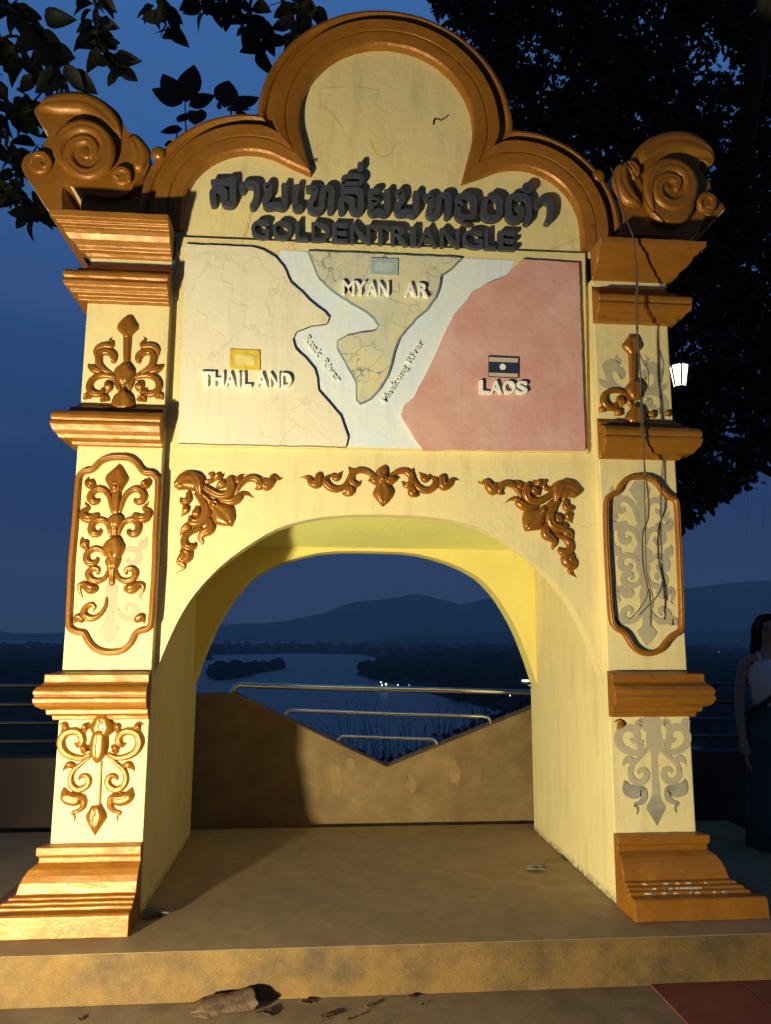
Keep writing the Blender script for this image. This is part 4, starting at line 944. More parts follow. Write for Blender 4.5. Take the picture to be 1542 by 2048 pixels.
def leaf_at(a, b, tilt, L=1.0):
    a, b = Vector(a), Vector(b); y = (b-a).normalized(); z = Vector((random.uniform(-tilt, tilt), -1, random.uniform(-tilt, tilt)))
    x = y.cross(z).normalized(); z = x.cross(y); m = Matrix((x, y, z)).transposed().to_4x4()
    return Matrix.Translation(a) @ m @ Matrix.Scale((b-a).length*L, 4)
def twig_cluster(branch, c, n, L, down=0.6, spread=1.0):
    n = int(n*1.7)
    for k in range(n):
        a = 2*math.pi*(k/n)+random.uniform(-0.4, 0.4)
        d = Vector((math.cos(a)*spread, math.sin(a)*spread*0.7, -down+random.uniform(-0.35, 0.45)))
        l = L*random.uniform(0.75, 1.2)
        p0 = Vector(c)+0.03*d+Vector((random.gauss(0, 0.03), random.gauss(0, 0.05), random.gauss(0, 0.04)))
        m = leaf_at(p0, p0+d.normalized()*l, 1.0)
        link_mesh('leaf', random.choice(LEAVES), branch, m)
def hanging_tree(name, label, base, trunk_pts, branches, L):
    t = empty(name, base); tag(t, label, 'tree')
    def loc(P): return [np.array(p)-np.array(base) for p in P]
    inv = Matrix.Translation(-Vector(base))
    tr = tube('trunk', trunk_pts, 0.17, M_BARK, t, seg=12, n=28, taper=0.12)
    for start, clusters in branches:
        P = [start]+[c for c, n in clusters]
        br = tube('branch', P, 0.022, M_BARK, t, seg=6, n=4*len(P), taper=0.25)
        for c, n in clusters: twig_cluster(br, c, n, L*random.uniform(0.85, 1.15))
    return t
def P3(u, v, y): return tuple(onY(u, v, y))
# tree whose leaves hang into the top left corner
BL = [((-5.0, 2.4, 4.9), [(P3(-60, 40, 2.2), 5), (P3(30, 20, 2.1), 8), (P3(75, 45, 2.0), 8), (P3(100, 90, 2.0), 7), (P3(125, 125, 2.0), 5)]),
      ((-5.0, 2.4, 4.7), [(P3(-20, 90, 2.3), 7), (P3(45, 110, 2.3), 8), (P3(90, 150, 2.3), 5)]),
      ((-5.0, 2.4, 4.4), [(P3(-40, 180, 2.2), 6), (P3(15, 215, 2.2), 8), (P3(55, 215, 2.2), 6), (P3(110, 150, 2.4), 5)]),
      ((-5.0, 2.4, 4.1), [(P3(-40, 280, 2.0), 6), (P3(15, 295, 2.0), 8), (P3(45, 330, 2.0), 6), (P3(75, 290, 2.3), 4)]),
      ((-5.0, 2.4, 3.9), [(P3(-30, 370, 2.0), 6), (P3(20, 385, 2.0), 7), (P3(60, 400, 2.1), 5), (P3(70, 428, 2.1), 6)]),
      ((-3.0, 2.2, 7.1), [(P3(150, -60, 2.0), 5), (P3(190, 5, 2.0), 6), (P3(195, 55, 2.0), 7), (P3(205, 95, 2.0), 7), (P3(235, 130, 2.0), 3)]),
      ((-2.6, 2.2, 7.1), [(P3(300, -60, 2.0), 5), (P3(315, 5, 2.0), 6), (P3(330, 40, 2.0), 4)]),
      ((-2.4, 2.2, 7.1), [(P3(370, -40, 2.0), 4), (P3(410, -5, 2.0), 6), (P3(445, 0, 2.0), 5)]),
      ((-2.2, 2.2, 7.1), [(P3(480, -50, 2.0), 4), (P3(500, 20, 2.0), 5), (P3(508, 60, 2.0), 5), (P3(525, 78, 2.0), 4)]),
      ((-2.0, 2.2, 7.1), [(P3(560, -40, 2.0), 5), (P3(590, 10, 2.0), 7), (P3(615, 30, 2.0), 7), (P3(590, 60, 2.0), 5)])]
hanging_tree('broadleaf_tree', 'broad-leaved tree whose big dark leaves hang into the top left corner', (-5.4, 2.6, -0.95), [(-5.4, 2.6, -1.0), (-5.3, 2.55, 1.4), (-5.1, 2.45, 3.6), (-4.7, 2.35, 5.6), (-3.6, 2.2, 6.95), (-1.2, 2.2, 7.5), (0.6, 2.3, 7.7)], BL, 0.19)
# small tree right behind the gable: a few big leaves stick up over its left lobe
BS = [((-1.05, 1.2, 3.9), [(P3(385, 250, 1.0), 3), (P3(372, 200, 1.0), 5)]), ((-1.0, 1.2, 3.9), [(P3(345, 265, 1.0), 4)]), ((-0.8, 1.2, 3.9), [(P3(470, 232, 1.0), 5), (P3(440, 215, 1.0), 2)])]
t = empty('rubber_plant', (-0.95, 1.2, 3.40)); tag(t, 'clump of big oval leaves rising behind the left lobe of the gable', 'plant')
tube('stem', [(-0.95, 1.2, 3.40), (-0.97, 1.2, 3.7), (-1.0, 1.15, 3.95)], 0.03, M_BARK, t, seg=8, n=10, taper=0.5)
oval = leaf_mesh('leaf', M_LEAFB, wmax=0.27, fold=0.06, droop=0.08)
for u0, v0, u1, v1 in ((372, 205, 385, 128), (362, 208, 328, 145), (362, 208, 306, 178), (378, 212, 427, 190), (375, 225, 412, 228), (365, 258, 322, 262), (356, 245, 385, 222), (348, 285, 330, 290), (448, 215, 458, 158), (462, 218, 515, 190), (455, 222, 500, 214), (440, 220, 436, 204), (470, 225, 500, 232), (390, 250, 402, 215)):
    a_, b_ = Vector(P3(u0, v0, 1.0)), Vector(P3(u1, v1, 0.95+0.15*random.random())); d = b_-a_
    link_mesh('leaf', oval, t, Matrix.Translation(-Vector(t.location)) @ leaf_at(a_, b_, 0.45, 1.06))
for pth in (((374, 300), (372, 260), (370, 205)), ((350, 300), (356, 250)), ((460, 260), (462, 220), (452, 210))):
    tube('twig', [P3(u, v, 1.0) for u, v in pth], 0.008, M_BARK, t, seg=6, n=8, taper=0.5)

# big tree on the right
def crown_mesh(name, centers, mat, parent, leaf=0.1, per=60, rad=0.35):
    C = np.array([c[0] for c in centers]); rr = np.array([c[1] for c in centers]); n = len(C)*per
    idx = np.repeat(np.arange(len(C)), per)
    d = rng.normal(size=(n, 3)); d /= np.linalg.norm(d, axis=1)[:, None]; rad_ = rr[idx]*rng.random(n)**0.45
    pos = C[idx]+d*rad_[:, None]*np.array([1, 1, 0.85])
    ax = rng.normal(size=(n, 3))*np.array([1, 1, 0.8])+np.array([0, 0, -0.55]); ax /= np.linalg.norm(ax, axis=1)[:, None]
    sd = np.cross(ax, rng.normal(size=(n, 3))); sd /= np.linalg.norm(sd, axis=1)[:, None]
    nm = np.cross(ax, sd); L = leaf*rng.uniform(0.65, 1.3, n)[:, None]; w = L*rng.uniform(0.20, 0.27, n)[:, None]
    v0 = pos; v1 = pos+ax*L*0.3+sd*w+nm*w*0.25; v2 = pos+ax*L*0.3-sd*w+nm*w*0.25; v3 = pos+ax*L*0.68+sd*w*0.85+nm*w*0.1; v4 = pos+ax*L*0.68-sd*w*0.85+nm*w*0.1; v5 = pos+ax*L
    V = np.stack([v0, v1, v2, v3, v4, v5], 1).reshape(-1, 3)
    b = (np.arange(n)*6)[:, None]
    tri = np.concatenate([b+np.array([0, 1, 2]), b+np.array([3, 5, 4])], 0); quad_ = b+np.array([1, 3, 4, 2])
    loops = np.concatenate([tri.ravel(), quad_.ravel()]); ls = np.concatenate([np.arange(len(tri))*3, len(tri)*3+np.arange(len(quad_))*4]); lt = np.concatenate([np.full(len(tri), 3), np.full(len(quad_), 4)])
    me = bpy.data.meshes.new(name); me.vertices.add(len(V)); me.vertices.foreach_set('co', V.ravel().astype('f4'))
    me.loops.add(len(loops)); me.loops.foreach_set('vertex_index', loops.astype('i4')); me.polygons.add(len(ls)); me.polygons.foreach_set('loop_start', ls.astype('i4')); me.polygons.foreach_set('loop_total', lt.astype('i4'))
    me.update(calc_edges=True); me.validate(); me.materials.append(mat)
    o = bpy.data.objects.new(name, me); COL.objects.link(o); o.parent = parent
    if parent and parent.parent is None: o.matrix_parent_inverse = Matrix.Translation(-parent.location)
    return o
def in_crown(u, v):
    """dense part of the crown in the view, with the gaps the sky shows through"""
    left = np.interp(v, [-300, 0, 60, 130, 260, 330, 500], [800, 870, 925, 960, 985, 1000, 1010])
    if u < left: return False
    low = np.interp(u, [1000, 1300, 1352, 1390, 1450, 1500, 1542, 1700, 1900], [760, 1000, 1050, 1028, 985, 950, 900, 860, 820])
    if v > low: return False
    for gu, gv, gr in ((1100, 110, 30), (1375, 85, 34), (1440, 115, 40), (1425, 60, 26), (1478, 150, 26), (1455, 235, 26), (1030, 180, 20), (1372, 690, 24), (1452, 870, 30), (1392, 1010, 20), (1530, 690, 28), (1505, 860, 24), (1440, 920, 20)):
        if (u-gu)**2+(v-gv)**2 < 0.6*gr*gr: return False
    return True
lc_ = [((random.uniform(-7.5, 0.8), 2.2+random.uniform(-1.2, 1.5), 0), random.uniform(0.3, 0.6)) for k in range(260)]
lc_ = [((x, y, 7.55+max(0, (y-2.2)*0.95)+random.uniform(0, 1.5)+max(0, -x-4)*random.uniform(-1.0, 0.2)), r) for (x, y, _), r in lc_]
o = crown_mesh('crown', lc_, M_LEAFB, bpy.data.objects['broadleaf_tree'], 0.2, 16); o['kind'] = 'stuff'
cs = []
for k in range(6800):
    u, v = random.uniform(800, 1950), random.uniform(-300, 1060)
    if not in_crown(u, v): continue
    y = random.uniform(3.2, 5.6)+max(0, (u-1400)/500)
    cs.append((onY(u, v, y), random.uniform(0.10, 0.2)))
bt = empty('shade_tree', (6.6, 5.2, -3.0)); tag(bt, 'large dense dark tree filling the sky behind the right of the arch', 'tree')
tube('trunk', [(6.6, 5.2, -3.2), (6.5, 5.2, 0.0), (6.2, 5.0, 2.4), (5.5, 4.8, 4.2), (4.6, 4.6, 5.6)], 0.33, M_BARK, bt, seg=14, n=26, taper=0.4)
for P in ([(6.3, 5.0, 2.2), (5.2, 4.7, 3.3), (4.2, 4.5, 3.6), (3.3, 4.4, 3.5)], [(6.0, 4.9, 3.0), (4.6, 4.5, 3.9), (3.4, 4.4, 4.4), (2.2, 4.4, 4.5)], [(5.4, 4.8, 4.4), (4.2, 4.4, 5.3), (2.8, 4.3, 6.0), (1.4, 4.4, 6.3), (0.8, 4.4, 6.3)], [(4.9, 4.7, 5.1), (4.4, 4.4, 6.2), (3.4, 4.2, 7.1), (2.4, 4.1, 7.4)], [(6.0, 5.0, 2.9), (4.6, 5.0, 3.6), (3.4, 4.9, 4.0)], [(5.6, 4.8, 4.0), (4.4, 4.0, 4.6), (3.6, 3.8, 5.6), (3.0, 3.8, 6.4)]):
    tube('limb', P, 0.075, M_BARK, bt, seg=8, n=18, taper=0.2)
cw = crown_mesh('crown', cs, M_LEAFD, bt, 0.10, 30); cw['kind'] = 'stuff'
# crown and limbs added over the terrace, out of view, to dim the sky
ov = []
for k in range(1500):
    x, y = random.uniform(-7.5, 7.5), random.uniform(-9.5, 2.6); z = random.uniform(7.3, 8.8)+max(0, (y-0.5)*0.75)
    if noise.noise((x*0.35, y*0.35, 5)) > 0.28: continue
    ov.append(((x, y, z), random.uniform(0.4, 0.7)))
oc = crown_mesh('added_shade_crown', ov, M_LEAFD, bt, 0.34, 13); oc['kind'] = 'stuff'
for P in ([(4.6, 4.6, 5.6), (4.0, 2.6, 7.4), (3.0, 0.0, 8.2), (1.5, -4.0, 8.4)], [(4.6, 4.6, 5.6), (2.5, 3.4, 8.2), (-0.5, 1.0, 8.6), (-4.0, -1.5, 8.4)], [(4.0, 2.6, 7.4), (5.2, -1.0, 8.0), (5.6, -5.0, 8.2)]):
    tube('limb', P, 0.12, M_BARK, bt, seg=8, n=18, taper=0.2)
# fine hanging twigs under the crown at the right edge
for k in range(4):
    u = random.uniform(1490, 1560); v = random.uniform(900, 960); y = 4.6
    tube('twig', [P3(u, v-40, y), P3(u+random.uniform(-8, 8), v+60, y), P3(u+random.uniform(-14, 14), v+random.uniform(100, 240), y)], 0.0022, M_BARK, bt, seg=4, n=7, taper=0.4)
# outer leaves of the lower fringe, big enough to tell apart
small_leaf = leaf_mesh('leaf', M_LEAFD, n=5, wmax=0.24)
fringe = [((1345, 1040), (1375, 1050)), ((1375, 1050), (1405, 1035)), ((1400, 1020), (1440, 985)), ((1440, 990), (1490, 955)), ((1490, 955), (1542, 915))]
for (a0, b0), (a1, b1) in fringe:
    for k in range(9):
        t_ = random.random(); p = Vector(P3(a0+(a1-a0)*t_, b0+(b1-b0)*t_-8, 4.3+random.uniform(-0.3, 0.3)))-Vector(bt.location)
        link_mesh('leaf', small_leaf, bt, Matrix.Translation(p) @ rot_to((random.uniform(-0.8, 0.8), random.uniform(-0.5, 0.5), -1), random.uniform(-1.5, 1.5)) @ Matrix.Scale(random.uniform(0.08, 0.13), 4))
# sprig over the right shoulder of the gable
# shrubs below the parapet, seen through the notch
for lab, pts_ in (('bare twiggy shrub seen low in the V of the parapet, left', [(700, 1495, 9), (740, 1500, 9.5), (770, 1515, 9), (800, 1510, 10)]), ('twiggy shrub seen through the notch under the middle handrail', [(850, 1490, 11), (890, 1460, 12), (930, 1450, 12)]), ('dark shrub behind the right slope of the parapet notch', [(960, 1420, 15), (1010, 1425, 15), (1050, 1405, 15), (1000, 1400, 16)])):
    P = [onY(*q) for q in pts_]; c = np.mean(P, axis=0); gz = slope_z(c[0], c[1])
    sb = empty('shrub', (c[0], c[1], gz-0.3)); tag(sb, lab, 'shrub')
    for p in P:
        for k in range(7):
            e = np.array(p)+rng.normal(size=3)*np.array([0.35, 0.35, 0.22]); mid = ((c[0]+e[0])/2+0.2*rng.normal(), (c[1]+e[1])/2, (gz+e[2])/2)
            tube('stem', [(c[0], c[1], gz-0.3), mid, tuple(e)], 0.012, M_BARK, sb, seg=5, n=8, taper=0.2)
            for j in range(3):
                f = e+rng.normal(size=3)*np.array([0.3, 0.2, 0.25])+np.array([0, 0, 0.1]); tube('twig', [tuple((e+np.array(mid))/2), tuple(e*0.5+f*0.5), tuple(f)], 0.006, M_BARK, sb, seg=4, n=5, taper=0.3)
    o = crown_mesh('foliage', [(p+rng.normal(size=3)*0.12-np.array([0, 0, 0.45]), 0.4) for p in P for k in range(4)], M_LEAFD, sb, 0.13, 60); o['kind'] = 'stuff'

# ================================================================== lantern lamp post
LP = np.array(onY(1359, 752, 1.15)); kx = float(np.linalg.norm(LP-CAM)/FPX)
lt = empty('wall_lantern', (B, LP[1], LP[2])); tag(lt, 'lit white lantern on a bracket at the outer side of the right pier', 'lantern')
M_IRON = mat_flat('black_iron', (0.02, 0.02, 0.02), rough=0.5, var=0.1, bmp=0)
M_GLASS = mat_emit('lit_lantern_glass', (1.0, 0.90, 0.70), 3.2)
tube('bracket', [(B-0.01, LP[1], LP[2]+14*kx), (B+0.03, LP[1], LP[2]+40*kx), ((B+LP[0])/2, LP[1], LP[2]+50*kx), (LP[0], LP[1], LP[2]+46*kx), (LP[0], LP[1], LP[2]+33*kx)], 0.007, M_IRON, lt, seg=8, n=20)
box('bracket_plate', B-0.004, B+0.012, LP[1]-0.03, LP[1]+0.03, LP[2]-0.02, LP[2]+0.11, M_IRON, lt, 0.003)
def hexring(r, z): return [(LP[0]+r*math.cos(math.pi*k/3+0.3), LP[1]+r*math.sin(math.pi*k/3+0.3), z) for k in range(6)]
def loft(name, rz, mat, parent, cap=True):
    V, F = [], []
    for r, z in rz: V += hexring(r, z)
    for i in range(len(rz)-1): F += [(i*6+k, i*6+(k+1) % 6, (i+1)*6+(k+1) % 6, (i+1)*6+k) for k in range(6)]
    if cap: F += [tuple(range(6)), tuple(range((len(rz)-1)*6, len(rz)*6))]
    return mobj(name, V, F, mat, parent)
zc = LP[2]; p = kx
loft('glass', [(11*p, zc-20*p), (17*p, zc+18*p)], M_GLASS, lt)
loft('roof', [(20*p, zc+18.5*p), (21*p, zc+20*p), (12*p, zc+27*p), (4*p, zc+31*p), (2*p, zc+36*p)], M_IRON, lt)
loft('base', [(3*p, zc-28*p), (12*p, zc-20.5*p)], M_IRON, lt)
b0, b1 = hexring(11.4*p, zc-20*p), hexring(17.6*p, zc+18.5*p)
for k in range(6): tube('rib', [b0[k], b1[k]], 1.5*p, M_IRON, lt, seg=6)

# ================================================================== flood lamp fixture on the pavement
fx = empty('floodlight', (LAMP[0], LAMP[1], GZ)); tag(fx, 'floodlight on a short stand at the left front, aimed at the arch', 'floodlight')
aim = (AIM-LAMP); aim.normalize(); side_ = aim.cross(Vector((0, 0, 1))).normalized(); up_ = side_.cross(aim)
tube('stand', [(LAMP.x-0.1*aim.x, LAMP.y-0.1*aim.y, GZ), tuple(LAMP-0.1*aim)], 0.02, M_IRON, fx, seg=8)
def plate(name, pts):
    n = len(pts); nv = (Vector(pts[1])-Vector(pts[0])).cross(Vector(pts[2])-Vector(pts[0])).normalized()*0.004
    V = [Vector(q)+nv for q in pts]+[Vector(q)-nv for q in pts]
    F = [tuple(range(n)), tuple(range(2*n-1, n-1, -1))]+[(i, (i+1) % n, n+(i+1) % n, n+i) for i in range(n)]
    return mobj(name, V, F, M_IRON, fx)
bk = LAMP-0.09*aim
plate('housing', [tuple(bk+0.14*side_+0.11*up_), tuple(bk-0.14*side_+0.11*up_), tuple(bk-0.14*side_-0.11*up_), tuple(bk+0.14*side_-0.11*up_)])
# left visor is added unseen to cut the beam just left of the left pier
def hdir(az): return Vector((math.sin(R(az)), math.cos(R(az)), 0))
v0 = LAMP+hdir(6)*0.06+Vector((0, 0, -0.12)); v1 = LAMP+hdir(4.5)*0.42+Vector((0, 0, -0.12))
plate('added_visor', [tuple(v0+hdir(-81)*0.05), tuple(v1), tuple(v1+Vector((0, 0, 0.62))), tuple(v0+hdir(-81)*0.05+Vector((0, 0, 0.36)))])

# ================================================================== wires hanging over the right pier
M_WIRE = mat_flat('old_wire', (0.10, 0.07, 0.05), var=0.3, bmp=0)
def wire(name, label, pts, r):
    P = [onY(u, v, y) for u, v, y in pts]; o = tube(name, P, r, M_WIRE, None, seg=6, n=6*len(P)); tag(o, label, 'wire', 'wires over the right pier'); return o
wire('hanging_wire', 'longest dark wire hanging from the right finial down over the oval frame', [(1222, 335, -0.06), (1228, 352, -0.09), (1247, 423, -0.13), (1266, 472, -0.19), (1269, 497, -0.2), (1275, 572, -0.17), (1275, 660, -0.15), (1276, 690, -0.13), (1280, 743, -0.12), (1282, 785, -0.12), (1285, 830, -0.13), (1289, 930, -0.13), (1296, 986, -0.11), (1297, 1033, -0.11), (1286, 1064, -0.11), (1285, 1098, -0.10), (1287, 1135, -0.10), (1295, 1172, -0.10), (1302, 1209, -0.09), (1302, 1252, -0.09)], 0.0042)
wire('hanging_wire', 'thin second wire running beside the longest one on the right pier', [(1267, 474, -0.195), (1272, 560, -0.175), (1271, 640, -0.15), (1278, 700, -0.13), (1282, 770, -0.125), (1281, 840, -0.13), (1287, 900, -0.13), (1289, 990, -0.11), (1291, 1060, -0.10), (1293, 1140, -0.10), (1305, 1190, -0.09), (1306, 1215, -0.09)], 0.0026)
wire('hanging_wire', 'short wire curling to the left at the bottom of the oval frame', [(1296, 1172, -0.10), (1293, 1195, -0.09), (1283, 1212, -0.08), (1268, 1230, -0.07), (1258, 1239, -0.07)], 0.0026)
wire('hanging_wire', 'short wire looping off to the right above the upper ornament', [(1277, 690, -0.13), (1281, 712, -0.12), (1294, 735, -0.10), (1297, 748, -0.10), (1296, 780, -0.09)], 0.0022)

# ================================================================== gecko on the gable
g0 = onY(628, 322, YW); gk = empty('gecko', (g0[0], YW, g0[2])); tag(gk, 'tiny gecko clinging to the gable plaster above the left cusp', 'gecko')
M_GECKO = mat_flat('gecko_skin', (0.10, 0.07, 0.035), var=0.3, scale=80, bmp=0)
sc_ = np.linalg.norm(g0-CAM)/FPX
def gp(u, v): q = onY(u, v, YW-0.006); return (q[0], q[1], q[2])
V, F = [], []
def gtube(P, rs):
    b = len(V); m = len(P)
    for i in range(m):
        d = (Vector(P[min(i+1, m-1)])-Vector(P[max(0, i-1)])).normalized(); nn = d.cross(Vector((0, 1, 0))).normalized()
        for k in range(6): V.append(Vector(P[i])+rs[i]*(math.cos(k*math.pi/3)*nn+math.sin(k*math.pi/3)*0.7*Vector((0, 1, 0))))
    for i in range(m-1): F.extend([(b+i*6+k, b+i*6+(k+1) % 6, b+(i+1)*6+(k+1) % 6, b+(i+1)*6+k) for k in range(6)])
    F.extend([tuple(range(b, b+6)), tuple(range(b+(m-1)*6, b+m*6))])
gtube([gp(635, 317), gp(632.5, 319), gp(631, 320), gp(628, 322), gp(625.5, 324), gp(623, 326.5), gp(620.5, 330)], [0.002, 0.0048, 0.0036, 0.005, 0.0042, 0.0022, 0.0008])
for P in ([gp(630, 320.6), gp(628, 317), gp(625, 316)], [gp(630, 320.6), gp(633.5, 322.5), gp(634.5, 325)], [gp(625.5, 324), gp(622, 322), gp(620, 321)], [gp(625.5, 324), gp(628, 327), gp(627, 329.5)]): gtube(P, [0.0018, 0.0015, 0.001])
mobj('body', V, F, M_GECKO, gk, smooth=True)

# ================================================================== fallen leaves and litter
def crumpled(name, label, c, L, W, heading, curl, mat, seed, group='dry leaves on the ground', lift=0.0, nx=15, ny=9):
    V, F = [], []; rx = random.Random(seed)
    for i in range(nx):
        t = i/(nx-1); w = W*(0.25+0.75*math.sin(math.pi*min(1, 0.12+0.8*t))**0.8)*(1+0.14*noise.noise((t*5, seed, 0)))
        for j in range(ny):
            s = j/(ny-1)*2-1; a = s*curl
            x = (t-0.5)*L*(1+0.05*noise.noise((s*3, seed, 2)))
            yy = math.sin(a)/max(curl, 0.2)*w; z = (1-math.cos(a))/max(curl, 0.2)*w
            rib = 0.012*L*abs(math.sin(t*26+abs(s)*2.6)); cr = 0.05*L*noise.noise((t*4, s*2.5, seed))
            V.append((x, yy, z+rib+cr+0.05*L*math.sin(t*2.6+seed)))
    for i in range(nx-1):
        for j in range(ny-1): a = i*ny+j; F.append((a, a+1, a+ny+1, a+ny))
    V = np.array(V); V[:, 2] -= V[:, 2].min()
    o = mobj(name, V, F, mat, smooth=True, fix=False); o.location = (c[0], c[1], c[2]+0.002+lift); o.rotation_euler = (0, 0, heading)
    sm = o.modifiers.new('thickness', 'SOLIDIFY'); sm.thickness = 0.0012
    tag(o, label, 'leaf', group); return o
M_DRY = mat_flat('dry_leaf', (0.095, 0.053, 0.025), var=0.6, scale=45, rough=0.7); M_DRY2 = mat_flat('grey_dry_leaf', (0.24, 0.21, 0.14), var=0.4, scale=30)
def big_leaf():
    V, F = [], []; nx, ny = 48, 25; L = 0.285
    for i in range(nx):
        t = i/(nx-1); half = R(52+70*t**1.6); r = (0.050+0.002*t)*(1-0.35*max(0, 0.2-t)/0.2)*(1+0.12*math.sin(t*5.5+1))
        for j in range(ny):
            q = j/(ny-1)*2-1; a = q*half
            rag = 0.022*noise.noise((q*4, 3, 1))+0.012*noise.noise((q*13, 5, 1))
            x = (t-0.5)*L+(rag*(1 if t > 0.9 else -1) if t > 0.9 or t < 0.08 else 0)+0.03*abs(q)*(0.5-t)
            pl_ = 0.0011*math.sin(x*330-abs(q)*7+2*noise.noise((t*4, q*2, 5)))+0.011*noise.noise((t*3.2, q*2.2, 2))+0.004*noise.noise((t*9, q*6, 12))
            sag = 1-0.25*abs(q)**3*(0.5+0.5*noise.noise((t*6, q, 7)))
            V.append((x, (r+pl_)*math.sin(a)*1.3, (r+pl_)*math.cos(a)*sag*0.8))
    rm = np.array(Matrix.Rotation(R(10), 3, 'Z') @ Matrix.Rotation(R(-10), 3, 'Y') @ Matrix.Rotation(R(34), 3, 'X'))
    V = np.array(V) @ rm.T; V[:, 2] -= V[:, 2].min()
    for i in range(nx-1):
        for j in range(ny-1): a = i*ny+j; F.append((a, a+1, a+ny+1, a+ny))
    o = mobj('dry_leaf', V*np.array([0.92, 0.85, 0.62]), F, M_DRY, smooth=True, fix=False); o.modifiers.new('thickness', 'SOLIDIFY').thickness = 0.0012
    tag(o, 'big curled brown dry leaf lying against the foot of the step', 'leaf', 'dry leaves on the ground')
    c = onZ(440, 2040, GZ); o.location = (c[0]+0.005, YF0-0.085, GZ+0.003)
big_leaf()
c = onZ(1073, 1742, 0); crumpled('dry_leaf', 'small pale crumpled leaf on the platform near the right jamb', c, 0.11, 0.035, R(-20), 0.9, M_DRY2, 5)
c = onZ(312, 1832, 0); crumpled('dry_leaf', 'dark crumpled leaf in the shadow beside the left plinth', c, 0.12, 0.045, R(20), 1.2, M_DRY2, 8)
for k, (u, v, l, lab) in enumerate(((612, 2008, 0.055, 'small leaf scrap by the step, right of the big curled leaf'), (535, 2030, 0.06, 'dark leaf scrap just right of the big curled leaf'), (515, 2028, 0.03, 'tiny leaf crumb beside the big curled leaf'), (655, 2036, 0.07, 'leaf scrap at the bottom edge below the platform'), (742, 2014, 0.045, 'thin leaf scrap left of the middle of the pavement'), (826, 1996, 0.05, 'dark leaf scrap against the foot of the step, centre'), (700, 2040, 0.03, 'leaf crumb at the bottom edge of the pavement'), (846, 2010, 0.02, 'speck of leaf below the scrap at the step'), (160, 2041, 0.03, 'small pebble-like leaf crumb at the bottom left'), (725, 2030, 0.025, 'crumb of leaf between the scraps'))):
    c = onZ(u, v, GZ); crumpled('leaf_scrap', lab, c, l, l*0.3, random.uniform(-1, 1), random.uniform(0.5, 1.4), M_DRY, 20+k, 'leaf scraps on the pavement', nx=7, ny=5)

# ================================================================== the woman at the right edge
pc = onY(1543, 1400, 0.95); PX, PY = pc[0]+0.02, 0.95
M_SKIN = mat_flat('skin', (0.50, 0.30, 0.21), rough=0.55, var=0.1, bmp=0); M_HAIR = mat_flat('dark_hair', (0.012, 0.009, 0.008), rough=0.45, var=0.2, scale=60)
M_TOPW = mat_flat('white_cotton', (0.8, 0.78, 0.75), rough=0.9, var=0.1); M_SKIRT = mat_flat('teal_cloth', (0.05, 0.11, 0.11), rough=0.9, var=0.35, scale=9); M_BLACK = mat_flat('black_strap', (0.012, 0.012, 0.013), var=0.1, bmp=0)
wm = empty('person', (PX, PY, GZ)); tag(wm, 'dark-haired person in white top and shoulder strap, standing in the dark beside the arch', 'person')
def skinned(name, J, E, mat, parent, root=0, sub=2):
    me = bpy.data.meshes.new(name); me.from_pydata([j[0] for j in J], E, []); o = bpy.data.objects.new(name, me); COL.objects.link(o); o.parent = parent
    o.modifiers.new('skin', 'SKIN').use_smooth_shade = True
    for v, j in zip(me.skin_vertices[0].data, J): v.radius = (j[1], j[2] if len(j) > 2 else j[1]); v.use_root = False
    me.skin_vertices[0].data[root].use_root = True
    s = o.modifiers.new('sub', 'SUBSURF'); s.levels = sub; s.render_levels = sub; me.materials.append(mat); return o
H = 1.62
J = [((0, 0, 0.92), 0.15, 0.11), ((0, 0.0, 1.06), 0.12, 0.09), ((0, -0.01, 1.22), 0.135, 0.095), ((0, 0, 1.335), 0.11, 0.075), ((0, 0.005, 1.40), 0.05, 0.05), ((0, -0.01, 1.46), 0.048, 0.052), ((0, -0.015, 1.51), 0.072, 0.088), ((0, -0.005, 1.565), 0.074, 0.09), ((0, 0.0, 1.60), 0.05, 0.06),
     ((-0.155, 0.0, 1.340), 0.045), ((-0.190, 0.012, 1.20), 0.038), ((-0.204, 0.018, 1.075), 0.034), ((-0.210, -0.012, 0.95), 0.031), ((-0.204, -0.045, 0.84), 0.022, 0.025), ((-0.200, -0.060, 0.785), 0.016, 0.036), ((-0.196, -0.068, 0.74), 0.014, 0.034),
     ((0.155, 0.0, 1.335), 0.048), ((0.215, 0.01, 1.20), 0.042), ((0.24, 0.015, 1.07), 0.036), ((0.24, -0.02, 0.95), 0.032), ((0.225, -0.05, 0.83), 0.023, 0.025), ((0.21, -0.062, 0.775), 0.017, 0.036), ((0.20, -0.07, 0.735), 0.014, 0.034),
     ((-0.09, 0, 0.84), 0.09), ((-0.085, -0.005, 0.65), 0.075), ((-0.08, 0.0, 0.46), 0.053), ((-0.08, 0.015, 0.30), 0.05), ((-0.08, 0.02, 0.09), 0.032), ((-0.085, -0.05, 0.035), 0.032), ((-0.09, -0.13, 0.025), 0.028),
     ((0.09, 0, 0.84), 0.09), ((0.085, -0.005, 0.65), 0.075), ((0.08, 0.0, 0.46), 0.053), ((0.08, 0.015, 0.30), 0.05), ((0.08, 0.02, 0.09), 0.032), ((0.085, -0.05, 0.035), 0.032), ((0.09, -0.13, 0.025), 0.028)]
E_ = [(0, 1), (1, 2), (2, 3), (3, 4), (4, 5), (5, 6), (6, 7), (7, 8), (3, 9), (9, 10), (10, 11), (11, 12), (12, 13), (13, 14), (14, 15), (3, 16), (16, 17), (17, 18), (18, 19), (19, 20), (20, 21), (21, 22), (0, 23), (23, 24), (24, 25), (25, 26), (26, 27), (27, 28), (28, 29), (0, 30), (30, 31), (31, 32), (32, 33), (33, 34), (34, 35), (35, 36)]
body = skinned('body', J, E_, M_SKIN, wm)
